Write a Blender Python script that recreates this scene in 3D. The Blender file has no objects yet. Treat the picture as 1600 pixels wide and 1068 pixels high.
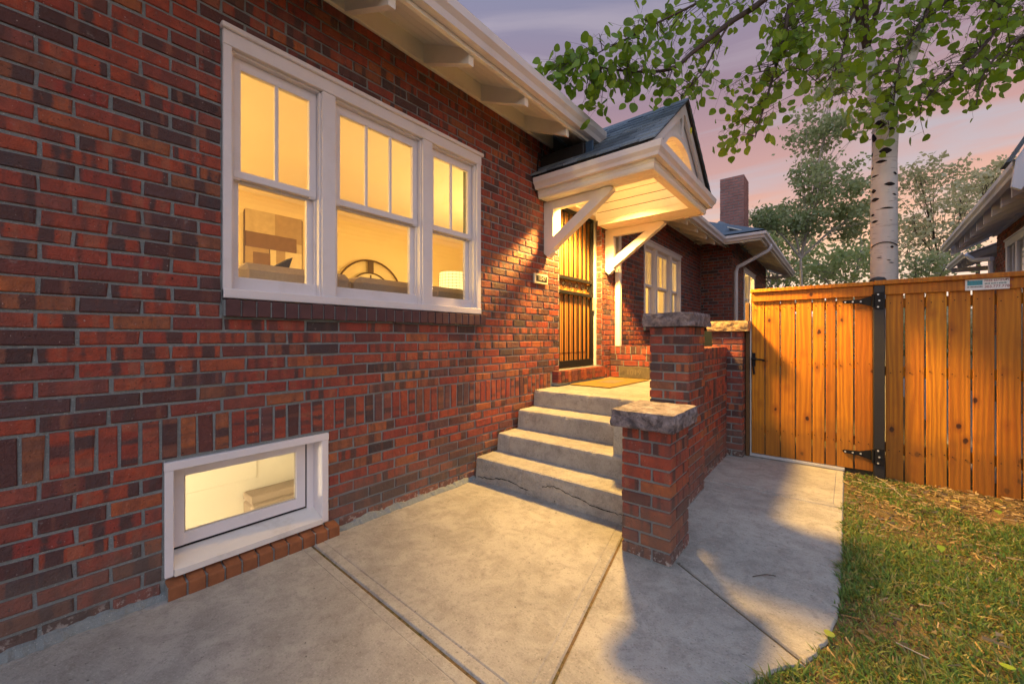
import bpy, bmesh, math, random
import numpy as np
from mathutils import Vector, Matrix, noise

random.seed(7)
rng = np.random.default_rng(7)
C = bpy.context.scene.collection
SC = bpy.context.scene
PI = math.pi

# ------------------------------------------------------------------ camera
CAM = Vector((2.5, 0.0, 1.24))
YAW = math.atan(513 / 626.0)
cd = bpy.data.cameras.new('camera')
cd.sensor_width = 36.0
cd.lens = 36.0 * 626 / 1600
cd.shift_y = -7 / 1600.0
cd.clip_start = 0.05
cd.clip_end = 2000
cam = bpy.data.objects.new('camera', cd)
cam.location = CAM
cam.rotation_euler = (PI / 2, 0, YAW)
C.objects.link(cam)
SC.camera = cam

# ------------------------------------------------------------------ world: dusk sky
W = bpy.data.worlds.new('World')
SC.world = W
W.use_nodes = True
wn, wl = W.node_tree.nodes, W.node_tree.links
wn.clear()


def N(nt, typ, **kw):
    n = nt.nodes.new(typ)
    for k, v in kw.items():
        if k.startswith('i_'):
            n.inputs[int(k[2:])].default_value = v
        else:
            setattr(n, k, v)
    return n


def ramp(nt, stops, fac=None, interp='LINEAR'):
    r = nt.nodes.new('ShaderNodeValToRGB')
    r.color_ramp.interpolation = interp
    els = r.color_ramp.elements
    while len(els) < len(stops):
        els.new(0.5)
    for e, (p, c) in zip(els, stops):
        e.position = p
        e.color = (c[0], c[1], c[2], 1) if not isinstance(c, (int, float)) else (c, c, c, 1)
    if fac is not None:
        nt.links.new(fac, r.inputs[0])
    return r.outputs[0]


wt = W.node_tree
tc = N(wt, 'ShaderNodeTexCoord')
sep = N(wt, 'ShaderNodeSeparateXYZ')
wl.new(tc.outputs['Generated'], sep.inputs[0])
sky_col = ramp(wt, [(0.0, (1.0, .86, .76)), (0.08, (.95, .72, .57)), (0.17, (.88, .52, .33)),
                    (0.30, (.56, .32, .28)), (0.48, (.29, .20, .25)), (0.72, (.17, .21, .33)), (1.0, (.15, .23, .40))],
               sep.outputs[2])
# thin streaked evening clouds
mp = N(wt, 'ShaderNodeMapping')
mp.inputs['Scale'].default_value = (1.0, 1.0, 7.0)
mp.inputs['Rotation'].default_value = (0.10, -0.06, 0)
wl.new(tc.outputs['Generated'], mp.inputs[0])
cn = N(wt, 'ShaderNodeTexNoise')
cn.inputs['Scale'].default_value = 2.3
cn.inputs['Detail'].default_value = 7
cn.inputs['Roughness'].default_value = .55
cn.inputs['Distortion'].default_value = .8
wl.new(mp.outputs[0], cn.inputs['Vector'])
cfac = ramp(wt, [(0.46, 0), (0.66, 1)], cn.outputs['Fac'])
cmul = N(wt, 'ShaderNodeMath', operation='MULTIPLY')
wl.new(cfac, cmul.inputs[0])
cmul.inputs[1].default_value = .75
ccol = ramp(wt, [(0.0, (.80, .62, .45)), (0.10, (.95, .70, .42)), (0.20, (.52, .50, .50)), (0.30, (.42, .42, .47)), (0.5, (.34, .28, .33)), (1, (.30, .34, .46))],
            sep.outputs[2])
cm = N(wt, 'ShaderNodeMix', data_type='RGBA')
wl.new(cmul.outputs[0], cm.inputs[0])
wl.new(sky_col, cm.inputs[6])
wl.new(ccol, cm.inputs[7])
bg = N(wt, 'ShaderNodeBackground')
bg.inputs[1].default_value = .90
wl.new(cm.outputs[2], bg.inputs[0])
wo = N(wt, 'ShaderNodeOutputWorld')
wl.new(bg.outputs[0], wo.inputs[0])

# very soft dusk light coming from the open sky behind the photographer
sd = bpy.data.lights.new('dusk_light', 'SUN')
sd.energy = 1.25
sd.angle = math.radians(125)
sd.color = (.66, .82, 1.0)
sun = bpy.data.objects.new('dusk_light', sd)
sun.rotation_euler = Vector((-.36, .80, -.66)).to_track_quat('-Z', 'Y').to_euler()
C.objects.link(sun)

SC.view_settings.view_transform = 'Standard'
SC.view_settings.look = 'None'
SC.view_settings.exposure = 0.55
SC.view_settings.gamma = 1.0
SC.view_settings.use_curve_mapping = False
SC.render.engine = 'CYCLES'
SC.cycles.use_denoising = True
SC.cycles.max_bounces = 8
SC.cycles.diffuse_bounces = 4
SC.cycles.glossy_bounces = 3
SC.cycles.transparent_max_bounces = 24
SC.cycles.caustics_reflective = False
SC.cycles.caustics_refractive = False
SC.cycles.sample_clamp_indirect = 6.0

# ------------------------------------------------------------------ geometry helpers


class MB:
    def __init__(s):
        s.v = []
        s.f = []

    def add(s, vs, fs):
        o = len(s.v)
        s.v.extend([tuple(p) for p in vs])
        s.f.extend([tuple(i + o for i in f) for f in fs])
        return s

    def box(s, x0, x1, y0, y1, z0, z1, b=0.0):
        if b <= 0:
            s.add([(x0, y0, z0), (x1, y0, z0), (x1, y1, z0), (x0, y1, z0), (x0, y0, z1), (x1, y0, z1), (x1, y1, z1), (x0, y1, z1)],
                  [(0, 3, 2, 1), (4, 5, 6, 7), (0, 1, 5, 4), (1, 2, 6, 5), (2, 3, 7, 6), (3, 0, 4, 7)])
            return s
        b = min(b, (x1 - x0) * .4, (y1 - y0) * .4, (z1 - z0) * .4)
        X, Y, Z = (x0, x1), (y0, y1), (z0, z1)
        vs, idx = [], {}
        for i in (0, 1):
            for j in (0, 1):
                for k in (0, 1):
                    sx, sy, sz = (1 if i == 0 else -1), (1 if j == 0 else -1), (1 if k == 0 else -1)
                    px, py, pz = X[i], Y[j], Z[k]
                    idx[i, j, k, 0] = len(vs); vs.append((px, py + sy * b, pz + sz * b))
                    idx[i, j, k, 1] = len(vs); vs.append((px + sx * b, py, pz + sz * b))
                    idx[i, j, k, 2] = len(vs); vs.append((px + sx * b, py + sy * b, pz))
        fs = []
        for i in (0, 1):
            q = [idx[i, 0, 0, 0], idx[i, 1, 0, 0], idx[i, 1, 1, 0], idx[i, 0, 1, 0]]
            fs.append(q if i else q[::-1])
            q = [idx[0, i, 0, 1], idx[1, i, 0, 1], idx[1, i, 1, 1], idx[0, i, 1, 1]]
            fs.append(q[::-1] if i else q)
            q = [idx[0, 0, i, 2], idx[1, 0, i, 2], idx[1, 1, i, 2], idx[0, 1, i, 2]]
            fs.append(q if i else q[::-1])
        for j in (0, 1):
            for k in (0, 1):
                fs.append([idx[0, j, k, 1], idx[1, j, k, 1], idx[1, j, k, 2], idx[0, j, k, 2]])
                fs.append([idx[j, 0, k, 0], idx[j, 1, k, 0], idx[j, 1, k, 2], idx[j, 0, k, 2]])
                fs.append([idx[j, k, 0, 0], idx[j, k, 1, 0], idx[j, k, 1, 1], idx[j, k, 0, 1]])
        for i in (0, 1):
            for j in (0, 1):
                for k in (0, 1):
                    fs.append([idx[i, j, k, 0], idx[i, j, k, 1], idx[i, j, k, 2]])
        s.add(vs, fs)
        return s

    def prism(s, poly, axis, a0, a1):
        """poly: list of 2D points; axis 'x' -> poly is (y,z); 'y' -> (x,z); 'z' -> (x,y)."""
        n = len(poly)

        def P(p, a):
            return {'x': (a, p[0], p[1]), 'y': (p[0], a, p[1]), 'z': (p[0], p[1], a)}[axis]
        vs = [P(p, a0) for p in poly] + [P(p, a1) for p in poly]
        fs = [tuple(range(n)), tuple(range(2 * n - 1, n - 1, -1))]
        fs += [(i, (i + 1) % n, n + (i + 1) % n, n + i) for i in range(n)]
        s.add(vs, fs)
        return s

    def sweep(s, path, prof, closed_ends=True):
        """sweep profile [(out,z)] along an xy path with mitred corners; 'out' is to the right of travel."""
        n = len(path)
        rings = []
        for i in range(n):
            p = Vector(path[i])
            d0 = (Vector(path[i]) - Vector(path[i - 1])).normalized() if i > 0 else None
            d1 = (Vector(path[i + 1]) - Vector(path[i])).normalized() if i < n - 1 else None
            if d0 is None: d0 = d1
            if d1 is None: d1 = d0
            n0 = Vector((d0.y, -d0.x)); n1 = Vector((d1.y, -d1.x))
            m = (n0 + n1)
            m = m / max(m.dot(n0), 1e-6)
            rings.append([(p.x + m.x * o, p.y + m.y * o, z) for o, z in prof])
        k = len(prof)
        vs = [q for r in rings for q in r]
        fs = []
        for i in range(n - 1):
            for j in range(k):
                fs.append((i * k + j, i * k + (j + 1) % k, (i + 1) * k + (j + 1) % k, (i + 1) * k + j))
        if closed_ends:
            fs.append(tuple(range(k))); fs.append(tuple((n - 1) * k + j for j in range(k - 1, -1, -1)))
        s.add(vs, fs)
        return s

    def tube(s, pts, r, sides=6, cap=True):
        pts = [Vector(p) for p in pts]
        if not isinstance(r, (list, tuple)):
            r = [r] * len(pts)
        rings = []
        up = None
        for i, p in enumerate(pts):
            t = (pts[min(i + 1, len(pts) - 1)] - pts[max(i - 1, 0)])
            if t.length < 1e-9: t = Vector((0, 0, 1))
            t.normalize()
            if up is None:
                up = Vector((0, 0, 1)) if abs(t.z) < .9 else Vector((1, 0, 0))
            a = t.cross(up)
            if a.length < 1e-6: a = t.orthogonal()
            a.normalize()
            b = a.cross(t); up = b
            rings.append([p + (a * math.cos(2 * PI * j / sides) + b * math.sin(2 * PI * j / sides)) * r[i] for j in range(sides)])
        vs = [q for rg in rings for q in rg]
        fs = [(i * sides + j, i * sides + (j + 1) % sides, (i + 1) * sides + (j + 1) % sides, (i + 1) * sides + j)
              for i in range(len(pts) - 1) for j in range(sides)]
        if cap:
            fs.append(tuple(range(sides - 1, -1, -1)))
            fs.append(tuple((len(pts) - 1) * sides + j for j in range(sides)))
        s.add(vs, fs)
        return s

    def lathe(s, c, prof, sides=16):
        """prof: [(r,z)] about a vertical axis at c"""
        vs = [(c[0] + r * math.cos(2 * PI * j / sides), c[1] + r * math.sin(2 * PI * j / sides), c[2] + z) for r, z in prof for j in range(sides)]
        fs = [(i * sides + j, i * sides + (j + 1) % sides, (i + 1) * sides + (j + 1) % sides, (i + 1) * sides + j)
              for i in range(len(prof) - 1) for j in range(sides)]
        s.add(vs, fs)
        return s

    def mesh(s, name, mat, smooth=False, fix=True):
        me = bpy.data.meshes.new(name)
        me.from_pydata(s.v, [], s.f)
        if fix:
            bm = bmesh.new(); bm.from_mesh(me)
            bmesh.ops.recalc_face_normals(bm, faces=bm.faces)
            bm.to_mesh(me); bm.free()
        if mat: me.materials.append(mat)
        if smooth:
            me.polygons.foreach_set('use_smooth', [True] * len(me.polygons))
        return me

    def build(s, name, mat, parent=None, smooth=False, fix=True):
        return link(name, s.mesh(name, mat, smooth, fix), parent)


def link(name, me, parent=None):
    o = bpy.data.objects.new(name, me)
    C.objects.link(o)
    if parent is not None:
        o.parent = parent
        o.matrix_parent_inverse = WM[parent].inverted()
    WM[o] = Matrix.Identity(4)
    return o


WM = {}


def tag(o, label=None, cat=None, group=None, kind=None):
    if label: o['label'] = label
    if cat: o['category'] = cat
    if group: o['group'] = group
    if kind: o['kind'] = kind
    return o


def thing(name, label, cat, loc=(0, 0, 0), group=None):
    o = bpy.data.objects.new(name, None)
    o.empty_display_size = .1
    C.objects.link(o)
    o.location = loc
    WM[o] = Matrix.Translation(Vector(loc))
    return tag(o, label, cat, group)


def place(o, loc, rotz=0.0):
    """world placement of an object whose mesh is about its own origin"""
    o.location = loc
    o.rotation_euler = (0, 0, rotz)
    WM[o] = Matrix.Translation(Vector(loc)) @ Matrix.Rotation(rotz, 4, 'Z')
    return o


# camera-ray helpers, to set things out from measured sight lines
cY, sY = math.cos(YAW), math.sin(YAW)


def ray(px, py):
    u = (px - 800) / 626.0
    v = (py - 527) / 626.0
    return Vector((u * cY - sY, cY + u * sY, -v))


def onX(px, py, X): d = ray(px, py); return CAM + d * ((X - CAM.x) / d.x)
def onY(px, py, Y): d = ray(px, py); return CAM + d * ((Y - CAM.y) / d.y)
def onZ(px, py, Z): d = ray(px, py); return CAM + d * ((Z - CAM.z) / d.z)
def atF(px, py, F): return CAM + ray(px, py) * F


# ------------------------------------------------------------------ materials


def new_mat(name):
    m = bpy.data.materials.new(name)
    m.use_nodes = True
    nt = m.node_tree
    nt.nodes.clear()
    out = nt.nodes.new('ShaderNodeOutputMaterial')
    b = nt.nodes.new('ShaderNodeBsdfPrincipled')
    nt.links.new(b.outputs[0], out.inputs[0])
    return m, nt, b, out


def pos(nt, scale=(1, 1, 1), offset=None):
    g = nt.nodes.new('ShaderNodeNewGeometry')
    mpn = nt.nodes.new('ShaderNodeMapping')
    mpn.inputs['Scale'].default_value = scale
    nt.links.new(g.outputs['Position'], mpn.inputs[0])
    if offset is not None:
        nt.links.new(offset, mpn.inputs['Location'])
    return mpn.outputs[0]


def nz(nt, vec, scale, detail=4, rough=.55, dist=0.0, dims='3D'):
    n = nt.nodes.new('ShaderNodeTexNoise')
    n.noise_dimensions = dims
    n.inputs['Scale'].default_value = scale
    n.inputs['Detail'].default_value = detail
    n.inputs['Roughness'].default_value = rough
    n.inputs['Distortion'].default_value = dist
    if vec is not None:
        nt.links.new(vec, n.inputs['W' if dims == '1D' else 'Vector'])
    return n.outputs['Fac']


def mix(nt, fac, a, b, blend='MIX'):
    m = nt.nodes.new('ShaderNodeMix')
    m.data_type = 'RGBA'
    m.blend_type = blend
    for i, x in ((0, fac), (6, a), (7, b)):
        if isinstance(x, (int, float)):
            m.inputs[i].default_value = x if i == 0 else (x, x, x, 1)
        elif isinstance(x, tuple):
            m.inputs[i].default_value = (x[0], x[1], x[2], 1)
        else:
            nt.links.new(x, m.inputs[i])
    return m.outputs[2]


def math_(nt, op, a, b=None):
    m = nt.nodes.new('ShaderNodeMath')
    m.operation = op
    for i, x in ((0, a), (1, b)):
        if x is None: continue
        if isinstance(x, (int, float)): m.inputs[i].default_value = x
        else: nt.links.new(x, m.inputs[i])
    return m.outputs[0]


def bump(nt, b, height, strength=.3, dist=.01):
    bp = nt.nodes.new('ShaderNodeBump')
    bp.inputs['Strength'].default_value = strength
    bp.inputs['Distance'].default_value = dist
    nt.links.new(height, bp.inputs['Height'])
    nt.links.new(bp.outputs[0], b.inputs['Normal'])


def setc(nt, b, col, rough=.6, spec=.3):
    if isinstance(col, tuple): b.inputs['Base Color'].default_value = (*col, 1)
    else: nt.links.new(col, b.inputs['Base Color'])
    if isinstance(rough, (int, float)): b.inputs['Roughness'].default_value = rough
    else: nt.links.new(rough, b.inputs['Roughness'])
    b.inputs['Specular IOR Level'].default_value = spec


def simple(name, col, rough=.6, spec=.3, var=.12, scale=9., metal=0.0, bmp=.0):
    m, nt, b, o = new_mat(name)
    n = nz(nt, pos(nt), scale, 5)
    c = mix(nt, n, tuple(x * (1 - var) for x in col), tuple(min(1, x * (1 + var)) for x in col))
    setc(nt, b, c, rough, spec)
    b.inputs['Metallic'].default_value = metal
    if bmp: bump(nt, b, nz(nt, pos(nt), scale * 12, 3), bmp, .004)
    return m


def rnd_source(nt, island):
    if island:
        g = nt.nodes.new('ShaderNodeNewGeometry')
        return g.outputs['Random Per Island']
    oi = nt.nodes.new('ShaderNodeObjectInfo')
    return oi.outputs['Random']


def brick_mat(name, island, axis='h'):
    m, nt, b, o = new_mat(name)
    r = rnd_source(nt, island)
    base = ramp(nt, [(0.0, (.050, .034, .036)), (0.10, (.13, .048, .044)), (0.20, (.31, .064, .044)), (0.42, (.38, .074, .036)),
                     (0.56, (.29, .050, .040)), (0.66, (.42, .125, .045)), (0.76, (.22, .090, .055)), (0.84, (.34, .075, .045)), (0.92, (.16, .070, .068)), (0.97, (.070, .050, .056)), (1.0, (.042, .038, .044))], r)
    g = nt.nodes.new('ShaderNodeNewGeometry')
    sp = nt.nodes.new('ShaderNodeSeparateXYZ')
    nt.links.new(g.outputs['Position'], sp.inputs[0])
    off = math_(nt, 'MULTIPLY', r, 731.0)
    if axis == 'h':
        al = math_(nt, 'ADD', math_(nt, 'ADD', sp.outputs[0], sp.outputs[1]), off)
    else:
        al = math_(nt, 'ADD', sp.outputs[2], off)
    band = nz(nt, math_(nt, 'MULTIPLY', al, 1.0), 13.0, 1.5, .5, dims='1D')
    n2 = nz(nt, pos(nt), 26, 4, .6)
    bandw = math_(nt, 'ADD', band, math_(nt, 'MULTIPLY', math_(nt, 'SUBTRACT', n2, .5), .28))
    # strength of the kiln-flash bands differs from brick to brick
    r2 = math_(nt, 'FRACT', math_(nt, 'MULTIPLY', r, 57.31))
    bs = ramp(nt, [(0.20, 0.25), (0.65, 1.0)], r2)
    dark = math_(nt, 'MULTIPLY', ramp(nt, [(0.50, 0), (0.60, 1)], bandw), bs)
    c = mix(nt, dark, base, (.085, .048, .048))
    pale = math_(nt, 'MULTIPLY', ramp(nt, [(0.33, .55), (0.42, 0)], bandw), bs)
    c = mix(nt, pale, c, (.33, .125, .075))
    c = mix(nt, math_(nt, 'MULTIPLY', ramp(nt, [(0.35, 1), (0.62, 0)], n2), .45), c, (.09, .035, .03))
    # pits and small lime specks
    sp1 = ramp(nt, [(0.69, 0), (0.715, 1)], nz(nt, pos(nt), 88, 3, .6))
    c = mix(nt, math_(nt, 'MULTIPLY', sp1, .6), c, (.50, .42, .39))
    pits = ramp(nt, [(0.30, 1), (0.345, 0)], nz(nt, pos(nt), 75, 3, .55))
    c = mix(nt, math_(nt, 'MULTIPLY', pits, .85), c, (.03, .018, .016))
    n3 = nz(nt, pos(nt), 150, 3, .65)
    # ground splash and lime bloom low on the masonry
    low = math_(nt, 'ADD', sp.outputs[2], math_(nt, 'MULTIPLY', nz(nt, pos(nt), 4.5, 5, .65), -.42))
    c = mix(nt, math_(nt, 'MULTIPLY', ramp(nt, [(0.0, 1), (0.16, 0)], low), .55), c, (.13, .10, .085))
    blm = math_(nt, 'MULTIPLY', ramp(nt, [(0.02, 1), (0.09, 0)], sp.outputs[2]), ramp(nt, [(0.54, 0), (0.60, 1)], nz(nt, pos(nt), 34, 4, .65)))
    c = mix(nt, math_(nt, 'MULTIPLY', blm, .75), c, (.48, .44, .41))
    smear = ramp(nt, [(0.63, 0), (0.70, 1)], nz(nt, pos(nt), 19, 5, .7))
    c = mix(nt, math_(nt, 'MULTIPLY', smear, .32), c, (.30, .28, .27))
    setc(nt, b, c, .62, .28)
    h = math_(nt, 'ADD', math_(nt, 'MULTIPLY', n2, 1.2), math_(nt, 'MULTIPLY', n3, .55))
    bump(nt, b, h, .95, .009)
    return m


BR = brick_mat('brick_clay', False)
BRI = brick_mat('brick_clay_field', True)
BRV = brick_mat('brick_clay_upright', False, 'v')
BRVI = brick_mat('brick_clay_upright_field', True, 'v')


def mortar_mat():
    m, nt, b, o = new_mat('mortar')
    n = nz(nt, pos(nt), 60, 5, .7)
    n2 = nz(nt, pos(nt), 3, 3)
    c = mix(nt, n, (.14, .17, .18), (.34, .385, .40))
    c = mix(nt, math_(nt, 'MULTIPLY', n2, .35), c, (.25, .23, .21))
    sp1 = ramp(nt, [(0.66, 0), (0.70, 1)], nz(nt, pos(nt), 190, 2, .5))
    c = mix(nt, math_(nt, 'MULTIPLY', sp1, .6), c, (.6, .6, .58))
    setc(nt, b, c, .95, .1)
    bump(nt, b, nz(nt, pos(nt), 130, 4, .7), .9, .01)
    return m


BRS = simple('purple_sill_brick', (.10, .048, .050), .7, .25, .45, 14, 0, .5)
BRO = simple('orange_sill_brick', (.24, .090, .040), .75, .25, .45, 16, 0, .5)
BRCH = simple('pale_chimney_brick', (.34, .17, .15), .85, .2, .55, 5.5, 0, .5)  # paler and pinker than the wall brick
MORTAR = mortar_mat()


def paint_mat(name, col, dirt=.25):
    m, nt, b, o = new_mat(name)
    n = nz(nt, pos(nt), 5, 6, .65)
    c = mix(nt, math_(nt, 'MULTIPLY', ramp(nt, [(0.52, 0), (0.75, 1)], n), dirt), col, (col[0] * .62, col[1] * .56, col[2] * .48))
    n2 = nz(nt, pos(nt, (40, 40, 4)), 2.5, 3)
    setc(nt, b, c, .42, .4)
    bump(nt, b, n2, .12, .004)
    return m


WHITE = paint_mat('white_paint', (.70, .66, .68))
CREAM = paint_mat('cream_paint', (.80, .77, .70))
SILLP = paint_mat('weathered_sill_paint', (.70, .66, .62), .8)


def concrete_mat(name, tint=(1, 1, 1), cracks=False):
    m, nt, b, o = new_mat(name)
    p = pos(nt)
    n1 = nz(nt, p, 1.5, 7, .66, .6)
    n2 = nz(nt, p, 7, 7, .68, .5)
    n3 = nz(nt, p, 110, 4, .7)
    n4 = nz(nt, p, 28, 5, .7)
    c = mix(nt, ramp(nt, [(0.34, 0), (0.64, 1)], n1), tuple(.30 * t for t in (tint[0], tint[1] * .96, tint[2] * .89)), tuple(.44 * t for t in (tint[0], tint[1] * .955, tint[2] * .87)))
    c = mix(nt, math_(nt, 'MULTIPLY', ramp(nt, [(0.40, 1), (0.56, 0)], n2), .40), c, (.20, .182, .16))
    c = mix(nt, math_(nt, 'MULTIPLY', ramp(nt, [(0.56, 0), (0.70, 1)], n2), .45), c, (.38, .355, .325))
    c = mix(nt, math_(nt, 'MULTIPLY', ramp(nt, [(0.54, 0), (0.66, 1)], n4), .28), c, (.42, .40, .37))
    c = mix(nt, math_(nt, 'MULTIPLY', ramp(nt, [(0.36, 1), (0.46, 0)], n4), .26), c, (.11, .10, .095))
    c = mix(nt, math_(nt, 'MULTIPLY', ramp(nt, [(0.56, 0), (0.68, 1)], n3), .50), c, (.50, .48, .45))
    c = mix(nt, math_(nt, 'MULTIPLY', ramp(nt, [(0.30, 1), (0.42, 0)], n3), .60), c, (.08, .075, .07))
    pit = ramp(nt, [(0.70, 0), (0.74, 1)], nz(nt, p, 42, 3, .5))
    c = mix(nt, math_(nt, 'MULTIPLY', pit, .7), c, (.06, .055, .05))
    hs = math_(nt, 'ADD', math_(nt, 'ADD', n2, math_(nt, 'MULTIPLY', n4, .5)), math_(nt, 'MULTIPLY', n3, .7))
    if cracks:
        vo = nt.nodes.new('ShaderNodeTexVoronoi')
        vo.feature = 'DISTANCE_TO_EDGE'
        vo.inputs['Scale'].default_value = .62
        wv = nt.nodes.new('ShaderNodeVectorMath'); wv.operation = 'ADD'
        nn = nt.nodes.new('ShaderNodeTexNoise'); nn.inputs['Scale'].default_value = 3.2; nn.inputs['Detail'].default_value = 6
        nt.links.new(p, nn.inputs['Vector'])
        sc = nt.nodes.new('ShaderNodeVectorMath'); sc.operation = 'SCALE'; sc.inputs['Scale'].default_value = .42
        nt.links.new(nn.outputs['Color'], sc.inputs[0])
        nt.links.new(p, wv.inputs[0]); nt.links.new(sc.outputs[0], wv.inputs[1])
        nt.links.new(wv.outputs[0], vo.inputs['Vector'])
        ck = math_(nt, 'MULTIPLY', ramp(nt, [(0.0, 1), (0.0042, 0)], vo.outputs['Distance']), ramp(nt, [(0.50, 0), (0.60, 1)], nz(nt, p, 1.1, 3)))
        c = mix(nt, math_(nt, 'MULTIPLY', ck, .55), c, (.07, .06, .05))
        hs = math_(nt, 'SUBTRACT', hs, math_(nt, 'MULTIPLY', ck, 1.5))
    setc(nt, b, c, .86, .2)
    bump(nt, b, hs, .6, .008)
    return m


CONC = concrete_mat('concrete')
CONC2 = concrete_mat('step_concrete', (1.0, 1.0, 1.0), False)


def stone_mat(name, a, c2):
    m, nt, b, o = new_mat(name)
    p = pos(nt)
    n1 = nz(nt, p, 16, 6, .7, .6)
    n2 = nz(nt, p, 70, 5, .7)
    c = mix(nt, ramp(nt, [(0.36, 0), (0.66, 1)], n1), a, c2)
    c = mix(nt, math_(nt, 'MULTIPLY', ramp(nt, [(0.3, 1), (0.48, 0)], n2), .6), c, tuple(x * .35 for x in a))
    setc(nt, b, c, .88, .2)
    bump(nt, b, math_(nt, 'ADD', n1, math_(nt, 'MULTIPLY', n2, .5)), .8, .012)
    return m


STONE = stone_mat('grey_rock_face_stone', (.075, .064, .070), (.33, .275, .280))
SAND = stone_mat('tan_sandstone', (.24, .17, .10), (.46, .34, .20))
SLATE = stone_mat('dark_address_stone', (.10, .085, .06), (.20, .16, .10))


def cedar_mat():
    m, nt, b, o = new_mat('stained_cedar')
    oi = nt.nodes.new('ShaderNodeObjectInfo')
    r = oi.outputs['Random']
    comb = nt.nodes.new('ShaderNodeCombineXYZ')
    for i, k in enumerate((17.3, 5.1, 41.7)):
        nt.links.new(math_(nt, 'MULTIPLY', r, k), comb.inputs[i])
    p = pos(nt, (1, 1, .09), comb.outputs[0])
    w = nz(nt, p, 7, 3, .5, .3)
    ring = nt.nodes.new('ShaderNodeTexWave')
    ring.wave_type = 'BANDS'; ring.bands_direction = 'X'
    ring.inputs['Scale'].default_value = 9
    ring.inputs['Distortion'].default_value = 9
    ring.inputs['Detail'].default_value = 3
    ring.inputs['Detail Scale'].default_value = 1.2
    nt.links.new(p, ring.inputs['Vector'])
    fine = nz(nt, pos(nt, (1, 1, .02), comb.outputs[0]), 160, 3, .6)
    tone = ramp(nt, [(0.0, (.40, .132, .008)), (0.5, (.55, .202, .010)), (1.0, (.66, .272, .012))], r)
    c = mix(nt, math_(nt, 'MULTIPLY', ring.outputs['Fac'], .60), tone, (.30, .085, .008))
    c = mix(nt, math_(nt, 'MULTIPLY', ramp(nt, [(0.35, 1), (0.6, 0)], fine), .45), c, (.27, .075, .010))
    c = mix(nt, math_(nt, 'MULTIPLY', ramp(nt, [(0.45, 0), (0.75, 1)], w), .45), c, (.66, .26, .018))
    # knots
    vo = nt.nodes.new('ShaderNodeTexVoronoi')
    vo.inputs['Scale'].default_value = 1.0
    vo.inputs['Randomness'].default_value = 1.0
    nt.links.new(pos(nt, (7.0, 1.5, 4.6), comb.outputs[0]), vo.inputs['Vector'])
    dd = math_(nt, 'ADD', vo.outputs['Distance'], math_(nt, 'MULTIPLY', math_(nt, 'SUBTRACT', nz(nt, pos(nt), 45, 2), .5), .09))
    halo = ramp(nt, [(0.10, 1), (0.34, 0)], dd)
    c = mix(nt, math_(nt, 'MULTIPLY', halo, .6), c, (.26, .07, .010))
    c = mix(nt, ramp(nt, [(0.085, 1), (0.13, 0)], dd), c, (.055, .018, .008))
    # splash-back grime at the foot
    g = nt.nodes.new('ShaderNodeNewGeometry')
    sp = nt.nodes.new('ShaderNodeSeparateXYZ')
    nt.links.new(g.outputs['Position'], sp.inputs[0])
    gz = math_(nt, 'ADD', sp.outputs[2], math_(nt, 'MULTIPLY', nz(nt, pos(nt), 5, 4), -.5))
    c = mix(nt, math_(nt, 'MULTIPLY', ramp(nt, [(0.0, 1), (0.22, 0)], gz), .55), c, (.20, .085, .015))
    setc(nt, b, c, .55, .32)
    bump(nt, b, math_(nt, 'ADD', fine, ring.outputs['Fac']), .22, .003)
    return m


CEDAR = cedar_mat()


def shingle_mat():
    m, nt, b, o = new_mat('asphalt_shingle')
    r = rnd_source(nt, False)
    n = nz(nt, pos(nt), 160, 4, .7)
    a = ramp(nt, [(0, (.10, .13, .17)), (.5, (.18, .23, .29)), (1, (.29, .35, .42))], r)
    c = mix(nt, math_(nt, 'MULTIPLY', ramp(nt, [(.35, 0), (.65, 1)], n), .7), a, (.05, .06, .08))
    setc(nt, b, c, .9, .2)
    bump(nt, b, n, .6, .006)
    return m


SHING = shingle_mat()
BLACK = simple('black_metal', (.008, .008, .010), .6, .25, .3, 20, 0.0, .1)
POSTB = simple('black_powder_coat', (.016, .015, .018), .5, .45, .3, 14, 0.0, .08)
STEEL = simple('galvanised_steel', (.55, .56, .58), .45, .5, .15, 30, .5)
DARKROOF = simple('dark_roof_cover', (.018, .017, .018), .55, .35, .3, 8)
BLUEFL = simple('blue_flashing', (.03, .07, .14), .5, .4, .3, 8)
BIN = simple('dark_bin_plastic', (.008, .012, .020), .8, .1, .2, 8)
SOIL = None


def soil_mat():
    m, nt, b, o = new_mat('lawn_soil')
    p = pos(nt)
    n1 = nz(nt, p, 2.2, 6, .65)
    n2 = nz(nt, p, 45, 5, .7)
    c = mix(nt, ramp(nt, [(0.4, 0), (0.6, 1)], n1), (.075, .085, .025), (.17, .11, .06))
    c = mix(nt, ramp(nt, [(0.35, 0), (0.7, 1)], n2), c, (.24, .165, .09))
    c = mix(nt, math_(nt, 'MULTIPLY', ramp(nt, [(0.3, 1), (0.45, 0)], n2), .8), c, (.035, .028, .018))
    setc(nt, b, c, .95, .1)
    bump(nt, b, n2, 1.0, .02)
    return m


SOIL = soil_mat()


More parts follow.
